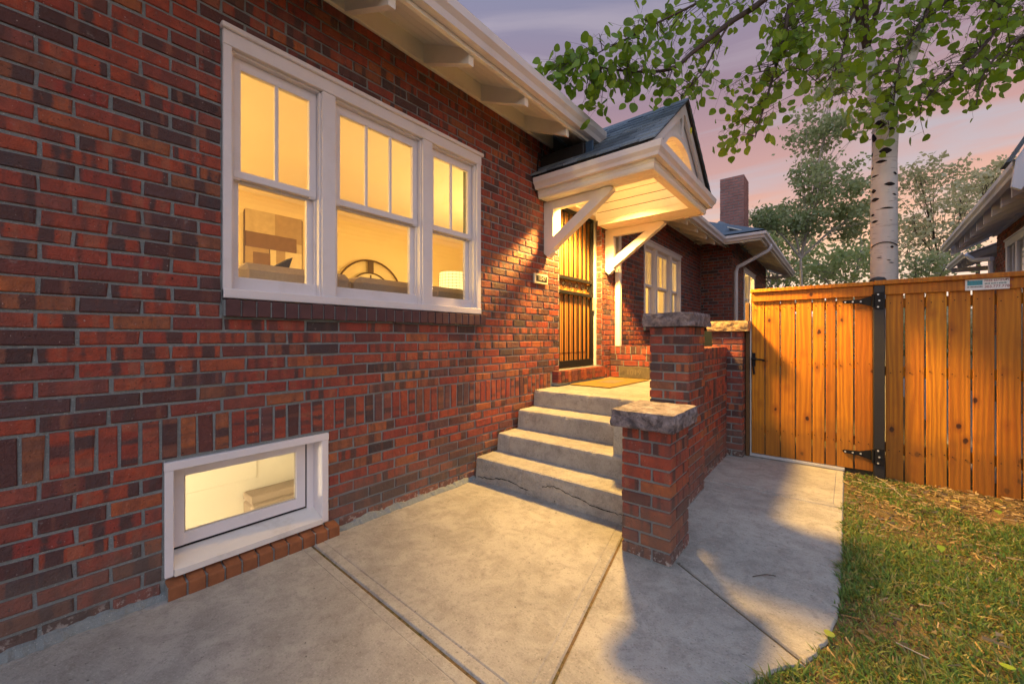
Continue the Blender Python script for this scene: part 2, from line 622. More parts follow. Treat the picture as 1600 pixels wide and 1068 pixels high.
def leaf_mat(name, cols, island=True, trans=.45, rough=.45, hue_noise=True):
    m, nt, b, o = new_mat(name)
    r = rnd_source(nt, island)
    stops = [(i / max(1, len(cols) - 1), c) for i, c in enumerate(cols)]
    c = ramp(nt, stops, r)
    n = nz(nt, pos(nt), 30, 2)
    c = mix(nt, math_(nt, 'MULTIPLY', n, .35), c, tuple(x * .6 for x in cols[0]))
    setc(nt, b, c, rough, .35)
    tr = nt.nodes.new('ShaderNodeBsdfTranslucent')
    nt.links.new(mix(nt, .5, c, (cols[-1][0] * 1.6, cols[-1][1] * 1.5, cols[-1][2] * .8)), tr.inputs[0])
    ms = nt.nodes.new('ShaderNodeMixShader')
    ms.inputs[0].default_value = trans
    nt.links.new(b.outputs[0], ms.inputs[1]); nt.links.new(tr.outputs[0], ms.inputs[2])
    nt.links.new(ms.outputs[0], o.inputs[0])
    return m


LEAFCOL = [(.075, .160, .010), (.15, .28, .016), (.22, .35, .022), (.11, .21, .014), (.31, .42, .030)]
LEAF1 = leaf_mat('aspen_leaf', LEAFCOL, False)
LEAFI = leaf_mat('aspen_leaf_mass', LEAFCOL, True)
LEAFB = leaf_mat('far_leaf', [(.15, .21, .10), (.24, .32, .15), (.33, .40, .21), (.46, .50, .34)], True, .4)
LEAFC = leaf_mat('far_leaf_warm', [(.26, .29, .17), (.36, .38, .23), (.50, .50, .34), (.64, .62, .48)], True, .4)
LEAFG = leaf_mat('shrub_leaf', [(.20, .30, .12), (.30, .41, .17), (.42, .52, .24), (.50, .54, .34)], True, .45)
GRASS = leaf_mat('grass_blade', [(.028, .105, .022), (.048, .155, .028), (.070, .195, .036), (.10, .22, .04), (.15, .235, .05), (.24, .26, .08), (.40, .33, .17)], True, .35, .55)
STRAW = leaf_mat('dry_straw', [(.34, .24, .12), (.46, .35, .20), (.22, .15, .08)], True, .15, .8)
FALLEN = leaf_mat('fallen_leaf', [(.16, .28, .03), (.26, .38, .05), (.34, .40, .07)], False, .3, .5)


def birch_mat():
    m, nt, b, o = new_mat('aspen_bark')
    p = pos(nt)
    n = nz(nt, p, 6, 5, .6)
    c = mix(nt, n, (.50, .46, .42), (.72, .68, .64))
    # lenticel dashes
    d1 = nz(nt, pos(nt, (5, 5, 42)), 1.6, 3, .6)
    c = mix(nt, math_(nt, 'MULTIPLY', ramp(nt, [(0.62, 0), (0.68, 1)], d1), .65), c, (.10, .075, .07))
    d2 = nz(nt, pos(nt, (2.2, 2.2, 16)), 1.2, 4, .6, .5)
    c = mix(nt, math_(nt, 'MULTIPLY', ramp(nt, [(0.60, 0), (0.68, 1)], d2), .5), c, (.33, .27, .24))
    setc(nt, b, c, .7, .25)
    bump(nt, b, math_(nt, 'ADD', d1, n), .35, .01)
    return m


BIRCH = birch_mat()
SCAR = simple('dark_branch_scar', (.022, .017, .018), .85, .15, .4, 40, 0, .5)
BARK = simple('brown_bark', (.085, .062, .052), .9, .15, .35, 18, 0, .6)
PALEBARK = simple('pale_bark', (.42, .38, .34), .85, .15, .3, 10, 0, .5)


def glass_mat(tint=(1, 1, 1)):
    m, nt, b, o = new_mat('window_glass')
    nt.nodes.remove(b)
    tr = nt.nodes.new('ShaderNodeBsdfTransparent')
    tr.inputs[0].default_value = (.95 * tint[0], .96 * tint[1], .95 * tint[2], 1)
    gl = nt.nodes.new('ShaderNodeBsdfGlossy')
    gl.inputs['Roughness'].default_value = .02
    fr = nt.nodes.new('ShaderNodeFresnel')
    gm = nt.nodes.new('ShaderNodeNewGeometry')       # same reflectance on both faces of the sheet
    nt.links.new(math_(nt, 'SUBTRACT', 1.45, math_(nt, 'MULTIPLY', gm.outputs['Backfacing'], 1.45 - 1 / 1.45)), fr.inputs['IOR'])
    ms = nt.nodes.new('ShaderNodeMixShader')
    nt.links.new(fr.outputs[0], ms.inputs[0])
    nt.links.new(tr.outputs[0], ms.inputs[1]); nt.links.new(gl.outputs[0], ms.inputs[2])
    nt.links.new(ms.outputs[0], o.inputs[0])
    return m


GLASS = glass_mat()


def emit_mat(name, col, strength):
    m, nt, b, o = new_mat(name)
    b.inputs['Base Color'].default_value = (*col, 1)
    b.inputs['Emission Color'].default_value = (*col, 1)
    b.inputs['Emission Strength'].default_value = strength
    return m


ROOMW = simple('warm_room_plaster', (.78, .66, .42), .8, .1, .06, 2.5)
ROOMC = simple('room_ceiling_paint', (.80, .74, .62), .8, .1, .05, 2.0)
BASEW = simple('basement_wall_paint', (.82, .78, .70), .8, .1, .05, 2.0)
FLOORW = simple('room_floor_oak', (.30, .17, .08), .5, .3, .25, 6)
SOFAM = simple('taupe_sofa_fabric', (.42, .34, .29), .95, .1, .18, 60, 0, .6)
NAVY = simple('navy_cushion', (.03, .035, .06), .9, .1, .2, 40, 0, .4)
BRONZE = simple('bronze_iron', (.09, .05, .03), .5, .4, .2, 20)
DIAL = simple('cream_dial', (.75, .68, .50), .7, .2, .1, 20)
DOORW = simple('varnished_oak_door', (.46, .20, .05), .4, .4, .25, 5)
MATF = simple('coir_mat', (.30, .20, .06), .98, .05, .35, 150, 0, .9)
MATC = simple('worn_grey_mat_centre', (.24, .20, .13), .98, .05, .35, 150, 0, .9)
SIGNW = simple('sign_white', (.74, .73, .72), .4, .4, .08, 6)
SIGNC = simple('sign_cyan', (.03, .33, .47), .4, .4, .1, 6)
SIGNR = simple('sign_maroon', (.25, .02, .04), .4, .4, .1, 6)
SIGNK = simple('sign_dark_print', (.06, .06, .08), .4, .4, .1, 6)
SIGNG = simple('sign_teal_print', (.05, .16, .15), .4, .4, .1, 6)
BRASS = simple('pale_plaque_metal', (.52, .46, .36), .4, .5, .12, 15, .2)

# ------------------------------------------------------------------ setting: ground, paving
GZ = -0.014
g = MB()
# one sheet to the horizon, left open where the house stands over its basement
g.add([(-400, -400, GZ), (400, -400, GZ), (400, 400, GZ), (-400, 400, GZ), (-8.7, -2.1, GZ), (-.15, -2.1, GZ), (-.15, 15.2, GZ), (-8.7, 15.2, GZ)],
      [(0, 1, 5, 4), (1, 2, 6, 5), (2, 3, 7, 6), (3, 0, 4, 7)])
tag(g.build('ground', SOIL), kind='structure')


def inset(poly, d):
    n = len(poly)
    area = sum(poly[i][0] * poly[(i + 1) % n][1] - poly[(i + 1) % n][0] * poly[i][1] for i in range(n))
    sg = 1 if area > 0 else -1
    out = []
    for i in range(n):
        p0, p1, p2 = Vector(poly[i - 1]), Vector(poly[i]), Vector(poly[(i + 1) % n])
        d0, d1 = (p1 - p0).normalized(), (p2 - p1).normalized()
        n0, n1 = Vector((-d0.y, d0.x)) * sg, Vector((-d1.y, d1.x)) * sg
        m = n0 + n1
        m = m / max(m.dot(n0), .2)
        out.append(tuple(p1 + m * d))
    return out


def slab(poly, top=0.0, thick=.12, gap=.006, cham=.010, band=True):
    rings = [(inset(poly, gap), top - thick), (inset(poly, gap), top - cham), (inset(poly, gap + cham * .6), top - .0032), (inset(poly, gap + cham), top - .0022)]
    if band:
        rings += [(inset(poly, .056), top - .0022), (inset(poly, .060), top - .0042), (inset(poly, .066), top)]
    n = len(poly)
    vs = [(x, y, z) for rg, z in rings for x, y in rg]
    K = len(rings) - 1
    fs = [tuple(range(K * n, (K + 1) * n))]
    for k in range(K):
        fs += [(k * n + i, k * n + (i + 1) % n, (k + 1) * n + (i + 1) % n, (k + 1) * n + i) for i in range(n)]
    return MB().add(vs, fs)


pav = bpy.data.objects.new('pavement', None)
C.objects.link(pav); WM[pav] = Matrix.Identity(4)
pav['kind'] = 'structure'
J2 = [(1.405, 2.56), (1.47, 2.28), (1.70, 1.20), (1.735, 1.035)]
slabs = [
    [(-.02, -3.0), (1.95, -3.0), (1.735, 1.035), (.0, 1.10)],
    [(0, 1.10), (1.735, 1.035), (1.70, 1.20), (1.47, 2.28), (1.40, 2.60), (0, 2.60)],
    [(1.735, 1.035), (1.90, .2), (2.02, .55), (2.10, 1.15), (2.23, 1.60), (2.33, 1.80), (2.405, 1.885), (1.80, 2.30), (1.45, 2.36), (1.47, 2.28), (1.70, 1.20)],
    [(1.45, 2.36), (1.80, 2.30), (2.405, 1.885), (2.47, 2.10), (2.50, 2.35), (2.515, 2.8), (2.523, 3.78), (1.40, 3.765), (1.40, 2.6)],
    [(1.40, 3.765), (2.523, 3.78), (2.535, 4.87), (1.40, 4.87)],
]
def ragged(poly, lim=.18, amp=.007):
    out = []
    for a, b_ in zip(poly, poly[1:] + poly[:1]):
        a, b_ = Vector(a), Vector(b_)
        outer = (a.x > 2.0 and b_.x > 2.0 and a.y < 2.6)
        nn = max(1, int((b_ - a).length / .03)) if outer else 1
        for k in range(nn):
            q = a.lerp(b_, k / nn)
            if outer and k: q += Vector((noise.noise(Vector((q.x * 21, q.y * 21, 0))), noise.noise(Vector((q.x * 21, q.y * 21, 5))))) * amp * 1.6
            out.append((q.x, q.y))
    return out


for p in slabs:
    p = ragged(p)
    slab(p, band=len(p) < 9).build('concrete_slab', CONC, pav)
# dirt packed in the joints and a crumbling mortar fillet along the foot of the wall
MB().add([(-.02, -3, -.010), (1.7, -3, -.010), (1.7, 4.8, -.010), (-.02, 4.8, -.010)], [(0, 1, 2, 3)]).build('joint_soil', SOIL, pav)
fil = MB()
ys = np.arange(-2.0, 2.52, .018)
prevr = None
for i, y in enumerate(ys):
    w_ = .018 + .022 * abs(noise.noise(Vector((y * 6, 1.3, 0)))) + .012 * random.random()
    h_ = .020 + .030 * abs(noise.noise(Vector((y * 5, 7.3, 0)))) + .012 * random.random()
    ringv = [(-.01, y, -.01), (-.01, y, h_), (w_ * .45, y, h_ * .75), (w_, y, .004), (w_ + .004, y, -.01)]
    fil.v.extend(ringv)
for i in range(len(ys) - 1):
    for j in range(4):
        fil.f.append((i * 5 + j, i * 5 + j + 1, (i + 1) * 5 + j + 1, (i + 1) * 5 + j))
fil.build('mortar_fillet', MORTAR, pav)

# ------------------------------------------------------------------ bricks
CO = .0704           # course height
BL = .209            # brick pitch
JT = .0122           # joint
FILLV = 6


def brick_geom(L, H, D, seed, rough=.0030):
    """brick about the centre of its face; x along, outward is -y, z up"""
    rr = random.Random(seed)
    b = .004
    j = lambda a: (rr.random() - .5) * 2 * a
    def ring(y, ins):
        return [(sx * (L / 2 - ins) + j(rough), y + j(.0012), sz * (H / 2 - ins) + j(rough)) for sx, sz in ((-1, -1), (1, -1), (1, 1), (-1, 1))]
    vs = ring(D, 0) + ring(.0045, 0) + ring(0.0, b)
    fs = [(8, 9, 10, 11)]
    for k in (0, 1):
        fs += [(k * 4 + i, k * 4 + (i + 1) % 4, (k + 1) * 4 + (i + 1) % 4, (k + 1) * 4 + i) for i in range(4)]
    return vs, fs


_bcache = {}


def brick_mesh(L, H, D, mat, seed):
    key = (round(L, 3), round(H, 3), round(D, 3), mat.name, seed % FILLV)
    if key not in _bcache:
        vs, fs = brick_geom(L, H, D, hash(key[:3]) % 1000 + seed % FILLV)
        _bcache[key] = MB().add(vs, fs).mesh('brick', mat)
    return _bcache[key]


def subtract(a0, a1, cuts):
    segs = [(a0, a1)]
    for c0, c1 in cuts:
        ns = []
        for s0, s1 in segs:
            if c1 <= s0 or c0 >= s1: ns.append((s0, s1)); continue
            if c0 > s0: ns.append((s0, c0))
            if c1 < s1: ns.append((c1, s1))
        segs = ns
    return segs


def lay_courses(a0, a1, z0, z1, openings=(), phase=0.0, co=CO, jit=.006):
    """running bond -> list of (a0,a1,z0,z1)"""
    out = []
    k = 0
    z = z0
    while z < z1 - .02:
        zt = min(z + co, z1)
        zc = (z + zt) / 2
        cuts = [(o[0], o[1]) for o in openings if o[2] - .001 < zc < o[3] + .001]
        off = phase + (BL / 2 if k % 2 else 0)
        n0 = math.floor((a0 - off) / BL) - 1
        n1 = math.ceil((a1 - off) / BL) + 1
        edges = [off + i * BL + random.uniform(-jit, jit) for i in range(n0, n1 + 1)]
        for e0, e1 in zip(edges[:-1], edges[1:]):
            if e1 <= a0 or e0 >= a1: continue
            for s0, s1 in subtract(max(e0, a0), min(e1, a1), cuts):
                if s1 - s0 > .035:
                    out.append((s0 + JT / 2, s1 - JT / 2, z + JT / 2, zt - JT / 2, 'h'))
        z = zt
        k += 1
    return out


def lay_soldiers(a0, a1, z0, z1, openings=(), pitch=.0706):
    out = []
    n = max(1, round((a1 - a0) / pitch))
    p = (a1 - a0) / n
    for i in range(n):
        s0, s1 = a0 + i * p, a0 + (i + 1) * p
        zc = (z0 + z1) / 2
        if any(o[0] < (s0 + s1) / 2 < o[1] and o[2] < zc < o[3] for o in openings): continue
        out.append((s0 + JT / 2, s1 - JT / 2, z0 + JT / 2, z1 - JT / 2, 'v'))
    return out


def emit_bricks(rows, frame, parent, singles=0, D=.05, name='brick', jitter=.0018, mat=None):
    """frame: (origin xy, rotz); along-axis = local x; outward = local -y."""
    (ox, oy), rz = frame
    cr, sr = math.cos(rz), math.sin(rz)
    items = []
    for a0, a1, z0, z1, kind in rows:
        a, z = (a0 + a1) / 2, (z0 + z1) / 2
        wx, wy = ox + cr * a, oy + sr * a
        d = Vector((wx, wy, z)) - CAM
        F = -d.x * sY + d.y * cY
        if F > .1:
            u, v = 626 * (d.x * cY + d.y * sY) / F, 626 * d.z / F
            on = abs(u) < 830 and abs(v) < 560
            size = (a1 - a0) * (z1 - z0) / F ** 2
        else:
            on, size = False, 0
        items.append((size if on else 0, a0, a1, z0, z1, kind, wx, wy))
    items.sort(key=lambda t: -t[0])
    stuff = {'h': MB(), 'v': MB()}
    for i, (size, a0, a1, z0, z1, kind, wx, wy) in enumerate(items):
        L, H = a1 - a0, z1 - z0
        jo = random.uniform(-jitter, jitter)
        z = (z0 + z1) / 2
        if i < singles and size > 0:
            if abs(L - (BL - JT)) < .014: Lq = BL - JT + round((L - BL + JT) / .004) * .004
            else: Lq = L
            me = brick_mesh(Lq, H, D, BR if kind == 'h' else BRV, random.randrange(FILLV))
            o = link(name, me, parent)
            M_ = Matrix.Translation(Vector((wx + sr * jo * -1, wy + cr * jo, z))) @ Matrix.Rotation(rz, 4, 'Z')
            o.location = M_.translation
            o.rotation_euler = (0, random.uniform(-.006, .006), rz + random.uniform(-.004, .004))
        else:
            vs, fs = brick_geom(L, H, D, random.randrange(10 ** 6))
            vs = [(wx + cr * x - sr * (y + jo), wy + sr * x + cr * (y + jo), z + q) for x, y, q in vs]
            stuff[kind].add(vs, fs)
    for k, mb in stuff.items():
        if mb.v:
            o = mb.build('brickwork', mat or (BRI if k == 'h' else BRVI), parent)
            o['kind'] = 'stuff'


def wall_blocks(mb, axis, a0, a1, z0, z1, n0, n1, openings):
    """solid wall made of blocks round its openings; axis 'y' -> runs along y with thickness n0..n1 in x"""
    zs = sorted({z0, z1, *[max(z0, o[2]) for o in openings], *[min(z1, o[3]) for o in openings]})
    for zz0, zz1 in zip(zs[:-1], zs[1:]):
        zc = (zz0 + zz1) / 2
        for s0, s1 in subtract(a0, a1, [(o[0], o[1]) for o in openings if o[2] < zc < o[3]]):
            if axis == 'y': mb.box(n0, n1, s0, s1, zz0, zz1)
            else: mb.box(s0, s1, n0, n1, zz0, zz1)


# ------------------------------------------------------------------ the brick house
HOUSE = thing('brick_house', 'red brick bungalow with glowing windows, white eaves and a vaulted entry canopy', 'house', (-.5, 4, 0))
WIN1 = (.662, 2.600, 1.44, 2.878)
WIN2 = (6.482, 8.430, 1.44, 2.878)
BWIN = (.428, 1.218, .085, .640)
DOOR = (3.915, 4.975, .86, 2.885)
OP = [WIN1, WIN2, BWIN, DOOR]
WT = 3.352
mw = MB()
wall_blocks(mw, 'y', -2.2, 10.05, -.15, WT + .15, -.22, -.0075, OP)
mw.box(-.22, -.016, 1.18 - .05, 1.18, 0, .01)
mw.build('wall', MORTAR, HOUSE)
rows = []
op_b = [(o[0] - .002, o[1] + .002, o[2], o[3]) for o in OP]
sill1 = (.655, 2.645, 1.345, 1.445)
sill2 = (6.47, 8.47, 1.345, 1.445)
bsill = (.42, 1.275, .0, .09)
opb2 = op_b + [sill1, sill2, bsill, (3.76, 4.93, .70, .865)]
zb = .652
nb = 9
rows += lay_courses(-2.2, 9.95, zb - nb * CO - .012, zb, opb2, .2445 - BL, CO + .012 / nb)
rows += lay_soldiers(-2.2, 9.95, .652, .851, [(3.76, 4.97, .6, .9)])
rows += lay_courses(-2.2, 9.95, .851, .851 + 7 * CO + .001, opb2, .2445)
zt = .851 + 7 * CO + .001
rows += lay_courses(-2.2, 9.95, zt, WT, opb2, .2445 + BL / 2, (WT - zt) / round((WT - zt) / CO))
emit_bricks(rows, ((0, 0), PI / 2), HOUSE, 300)


def rowlock_sill(y0, y1, z0, z1, x1, parent_part, n, name='brick', slope=0.0, mat=None):
    p = (y1 - y0) / n
    for i in range(n):
        mb = MB()
        a0, a1 = y0 + i * p + .004, y0 + (i + 1) * p - .004
        jx, jz = random.uniform(-.003, .003), random.uniform(-.0025, .0025)
        mb.box(-.03, x1 + jx, a0, a1, z0 + jz, z1 + jz, .004)
        if slope:
            mb.v = [(x, y, z - (slope * (x + .03) if z > (z0 + z1) / 2 else 0)) for x, y, z in mb.v]
        mb.build(name, mat or BRV, parent_part)


ws = MB().box(-.02, .026, .66, 2.637, 1.352, 1.436).build('window_sill', MORTAR, HOUSE)
rowlock_sill(.664, 2.641, 1.350, 1.440, .036, ws, 27, mat=BRS)
ws2 = MB().box(-.02, .026, 6.48, 8.46, 1.352, 1.436).build('window_sill', MORTAR, HOUSE)
rowlock_sill(6.482, 8.462, 1.350, 1.440, .036, ws2, 27, mat=BRS)
ws3 = MB().box(-.02, .055, .43, 1.262, -.01, .060).build('basement_sill', MORTAR, HOUSE)
rowlock_sill(.428, 1.268, -.005, .084, .066, ws3, 11, slope=.25, mat=BRO)
th = MB().box(-.10, .060, 3.775, 4.915, .70, .850).build('threshold', MORTAR, HOUSE)
rowlock_sill(3.77, 4.92, .728, .860, .078, th, 16)

# rough old stonework foot beside the basement window
# ---- windows


def triple_window(y0, parent, xo=0.0):
    """white triple sash window; y0 = outer left edge of casing"""
    D = lambda y: y0 + y
    cas = MB()
    zlo, zhi = 1.497, 2.775
    f0, f1 = xo - .13, xo + .012
    w = 1.938
    mull = [(0.519, .605), (1.295, 1.390)]
    cas.box(f0, f1, D(0), D(.040), 1.447, 2.80, .003)
    cas.box(f0, f1, D(w - .050), D(w), 1.447, 2.80, .003)
    for m0, m1 in mull: cas.box(f0, f1 - .004, D(m0), D(m1), 1.447, zhi + .002, .003)
    cas.box(f0, f1 + .004, D(-.002), D(w + .002), zhi, 2.860, .003)
    cas.box(f0, f1 + .024, D(-.012), D(w + .016), 2.852, 2.880, .005)
    cas.box(f0, f1 + .006, D(.0), D(w), 1.447, zlo, .004)
    win = cas.build('window', WHITE, parent)
    bays = [(.040, .519, 2), (.605, 1.295, 3), (1.390, w - .050, 2)]
    for b0, b1, nl in bays:
        # stepped inner stops
        st = MB()
        for k, (xa, xb, ww) in enumerate(((-.052, -.012, .012), (-.088, -.052, .022))):
            st.box(xo + xa, xo + xb, D(b0), D(b0 + ww), zlo, zhi, .002)
            st.box(xo + xa, xo + xb, D(b1 - ww), D(b1), zlo, zhi, .002)
            st.box(xo + xa, xo + xb, D(b0), D(b1), zhi - ww, zhi, .002)
        st.build('window_stop', WHITE, win)
        s0, s1 = b0 + .014, b1 - .014
        sw = .042
        up = MB()
        xa, xb = xo - .078, xo - .045
        up.box(xa, xb, D(s0), D(s0 + sw), 2.10, 2.765, .003)
        up.box(xa, xb, D(s1 - sw), D(s1), 2.10, 2.765, .003)
        up.box(xa + .001, xb - .001, D(s0), D(s1), 2.705, 2.764, .003)
        up.box(xa + .001, xb + .004, D(s0), D(s1), 2.108, 2.150, .003)
        up.build('upper_sash', WHITE, win)
        for i in range(1, nl):
            yy = s0 + sw + (s1 - s0 - 2 * sw) * i / nl
            MB().box(xa + .004, xb - .004, D(yy - .010), D(yy + .010), 2.14, 2.71, .004).build('muntin', WHITE, win)
        for i in range(nl):
            ya = s0 + sw + (s1 - s0 - 2 * sw) * i / nl
            yb = s0 + sw + (s1 - s0 - 2 * sw) * (i + 1) / nl
            MB().box(xa + .012, xa + .016, D(ya), D(yb), 2.145, 2.707).build('pane', GLASS, win)
        lo = MB()
        xa, xb = xo - .115, xo - .082
        lo.box(xa, xb, D(s0), D(s0 + sw), 1.50, 2.13, .003)
        lo.box(xa, xb, D(s1 - sw), D(s1), 1.50, 2.13, .003)
        lo.box(xa + .001, xb + .028, D(s0), D(s1), 1.500, 1.572, .003)
        lo.box(xa + .001, xb - .001, D(s0), D(s1), 2.095, 2.128, .003)
        lo.build('lower_sash', WHITE, win)
        MB().box(xa + .012, xa + .016, D(s0 + sw), D(s1 - sw), 1.568, 2.10).build('pane', GLASS, win)
    return win


triple_window(.662, HOUSE)
triple_window(6.484, HOUSE)

# ---- basement window
bw = MB()
bw.box(-.16, .012, .428, .462, .088, .600, .003)
bw.box(-.16, .012, 1.176, 1.218, .088, .600, .004)
bw.box(-.16, .014, .426, 1.220, .598, .640, .003)
bwo = bw.build('basement_window', WHITE, HOUSE)
sl = MB()
sl.prism([(-.16, .168), (-.115, .168), (.022, .118), (.022, .088), (-.16, .088)], 'y', .463, 1.175)
sl.build('sill', SILLP, bwo)
bs = MB()
y0, y1, z0, z1 = .470, 1.128, .176, .586
sw = .056
for (a, b, c, d) in ((y0, y0 + sw, z0, z1), (y1 - sw, y1, z0, z1)):
    bs.box(-.142, -.105, a, b, c, d, .003)
bs.box(-.141, -.106, y0 + .01, y1 - .01, z0 + .001, z0 + sw + .008, .003)
bs.box(-.141, -.106, y0 + .01, y1 - .01, z1 - sw, z1 - .001, .003)
bs.build('sash', WHITE, bwo)
MB().box(-.128, -.124, y0 + sw, y1 - sw, z0 + sw, z1 - sw).build('pane', GLASS, bwo)
wsr = MB()  # black strips added to draw the shaded gap round the sash
for (a, b, c, d) in ((.4621, .4715, z0, z1), (y1 - .0015, y1 + .0059, z0, z1), (.4625, y1 + .0055, z0 - .008, z0 + .0015), (.4625, y1 + .0055, z1 - .0015, z1 + .010)):
    wsr.box(-.139, -.1065, a, b, c, d)
wsr.build('dark_sash_gap', BLACK, bwo)
ib = MB()
for (a, b, c, d) in ((y0 + sw, y0 + sw + .006, z0 + sw, z1 - sw), (y1 - sw - .006, y1 - sw, z0 + sw, z1 - sw), (y0 + sw, y1 - sw, z0 + sw + .008, z0 + sw + .014)):
    ib.box(-.123, -.118, a, b, c, d)
ib.build('glazing_bead', BRASS, bwo)
jb = MB()
MB().box(-.16, -.098, 1.134, 1.176, .16, .60, .002).build('jamb', WHITE, bwo)

# ---- rooms behind the windows
rm = MB()
RX0, RX1, RY0, RY1, RZ0, RZ1 = -3.7, -.222, -1.6, 6.2, .78, 3.12
rm.box(RX0 - .1, RX0, RY0, RY1, RZ0, RZ1 + .1)
rm.box(RX0, RX1, RY0 - .1, RY0, RZ0, RZ1 + .1)
# right-hand wall with an arched doorway
AY = RY1
aw0, aw1, az = -2.95, -2.05, 2.05
rm.box(RX0, aw0, AY, AY + .12, RZ0, RZ1)
rm.box(aw1, RX1, AY, AY + .12, RZ0, RZ1)
na = 12
for i in range(na):
    t0, t1 = PI * i / na, PI * (i + 1) / na
    cx_ = (aw0 + aw1) / 2; rr_ = (aw1 - aw0) / 2
    xa, xb = cx_ + rr_ * math.cos(t1), cx_ + rr_ * math.cos(t0)
    za, zb2 = az + rr_ * math.sin(t1), az + rr_ * math.sin(t0)
    rm.prism([(xa, za), (xb, zb2), (xb, RZ1), (xa, RZ1)], 'y', AY, AY + .12)
rm.box(RX0, RX1, 8.6, 8.7, RZ0, RZ1)
rm.box(RX0 - .1, RX0, RY1 + .12, 8.7, RZ0, RZ1)
rm.build('room_wall', ROOMW, HOUSE)
ct = MB()
ct.box(RX0, RX1, RY0, 8.7, RZ1, RZ1 + .08)
ct.build('room_ceiling', ROOMC, HOUSE)
MB().box(RX0, RX1, RY0, 8.7, RZ0 - .08, RZ0).build('room_floor', FLOORW, HOUSE)
# coved join of wall and ceiling
cv = MB()
cvp = [(RX0 + .28 * (1 - math.cos(a)), RZ1 - .28 + .28 * math.sin(a)) for a in np.linspace(0, PI / 2, 7)] + [(RX0, RZ1)]
cv.prism(cvp, 'y', RY0, RY1)
cv.build('ceiling_cove', ROOMW, HOUSE)
# room of the second window is the same long room; basement room below
bm_ = MB()
bm_.box(-3.4, -3.3, -1.2, 3.2, -1.6, .70)
bm_.box(-3.3, -.222, -1.3, -1.2, -1.6, .70)
bm_.box(-3.3, -.222, 3.2, 3.3, -1.6, .70)
bm_.box(-3.4, -.222, -1.3, 3.3, -1.7, -1.6)
bm_.box(-.24, -.222, -1.3, 3.3, -1.6, .06)
bm_.build('basement_wall', BASEW, HOUSE)
pn = MB()
pn.box(-3.3, -3.28, .6, 3.2, .36, .42, .004)
pn.box(-3.3, -3.285, .9, 1.9, -.55, .12, .004)
pn.build('basement_panel', BASEW, HOUSE)
MB().box(-3.3, -.23, -1.2, 3.2, .62, .70).build('basement_ceiling', BASEW, HOUSE)

# ---- door
dx = -.12
dp = MB().box(-.20, -.165, 3.90, 5.0, .85, 2.88).build('entry_door', DOORW, HOUSE)
MB().box(-.165, -.158, 4.04, 4.85, 1.05, 2.72, .004).build('door_panel', DOORW, dp)
cs = MB()
cs.box(-.14, -.085, 4.932, 4.974, .862, 2.885, .003)
cs.box(-.14, -.085, 3.918, 3.930, .862, 2.885)
cs.box(-.14, .010, 3.918, 4.973, 2.835, 2.885, .003)
cs.box(-.02, .030, 3.87, 5.03, 2.886, 2.935, .006)
cs.box(-.02, .018, 3.89, 5.01, 2.862, 2.884, .004)
cs.build('door_casing', CREAM, HOUSE)
sdoor = MB()
sdoor.box(dx - .02, dx + .02, 3.932, 3.975, .872, 2.835, .003)
sdoor.box(dx - .02, dx + .02, 4.885, 4.930, .872, 2.835, .003)
sdoor.box(dx - .019, dx + .019, 3.97, 4.89, 2.79, 2.834, .003)
sdoor.box(dx - .019, dx + .019, 3.97, 4.89, .873, .955, .003)
sdo = sdoor.build('security_door', BLACK, HOUSE)
MB().box(dx - .019, dx + .021, 3.97, 4.89, 1.955, 1.998, .003).build('rail', BLACK, sdo)
MB().box(dx - .019, dx + .021, 3.97, 4.89, 1.775, 1.818, .003).build('rail', BLACK, sdo)
for i in range(1, 8):
    yy = 3.975 + (4.885 - 3.975) * i / 8
    MB().box(dx - .008, dx + .008, yy - .008, yy + .008, .95, 1.78).build('bar', BLACK, sdo)
    MB().box(dx - .008, dx + .008, yy - .008, yy + .008, 1.99, 2.80).build('bar', BLACK, sdo)
for i in range(6):
    yy = 4.05 + i * .152
    pts = []
    sg = 1 if i % 2 else -1
    for a in np.linspace(0, 2.6 * PI, 26):
        r = .012 + .016 * a / (2.6 * PI) * 1.9
        pts.append((dx, yy + r * math.cos(a), 1.887 + sg * r * math.sin(a) * 1.35))
    MB().tube(pts, .0055, 5).build('scroll', BLACK, sdo)
MB().box(dx + .02, dx + .055, 4.895, 4.915, 1.60, 1.78, .004).build('handle', BRASS, sdo)
MB().box(0.004, .014, 3.80, 3.914, 2.33, 2.86, .003).build('backing_board', CREAM, HOUSE)
emit_bricks([(a + .0, b, c, d, k) for a, b, c, d, k in lay_courses(-.085, -.002, .865, 2.86, [], -.1)], ((0, 4.968), 0), HOUSE, 0)

# ---- main eave
RS = .529


def roof_z(x): return 3.520 + RS * (-x)      # underside of sheathing on rafters (x=0 -> 3.52)


for (ya, yb) in ((-2.2, 3.75), (4.95, 9.95)):
    MB().box(-.02, .024, ya, yb, 3.352, 3.535, .002).build('frieze_board', CREAM, HOUSE)
y = 1.317 + .022 - .635 * 6
while y < 9.3:
    if not (3.45 < y < 5.05):
        r_ = MB()
        r_.prism([(.024, 3.345), (.515, 3.128), (.515, 3.245), (.024, 3.505)], 'y', y - .024, y + .024)
        r_.build('rafter', CREAM, HOUSE)
    y += .635
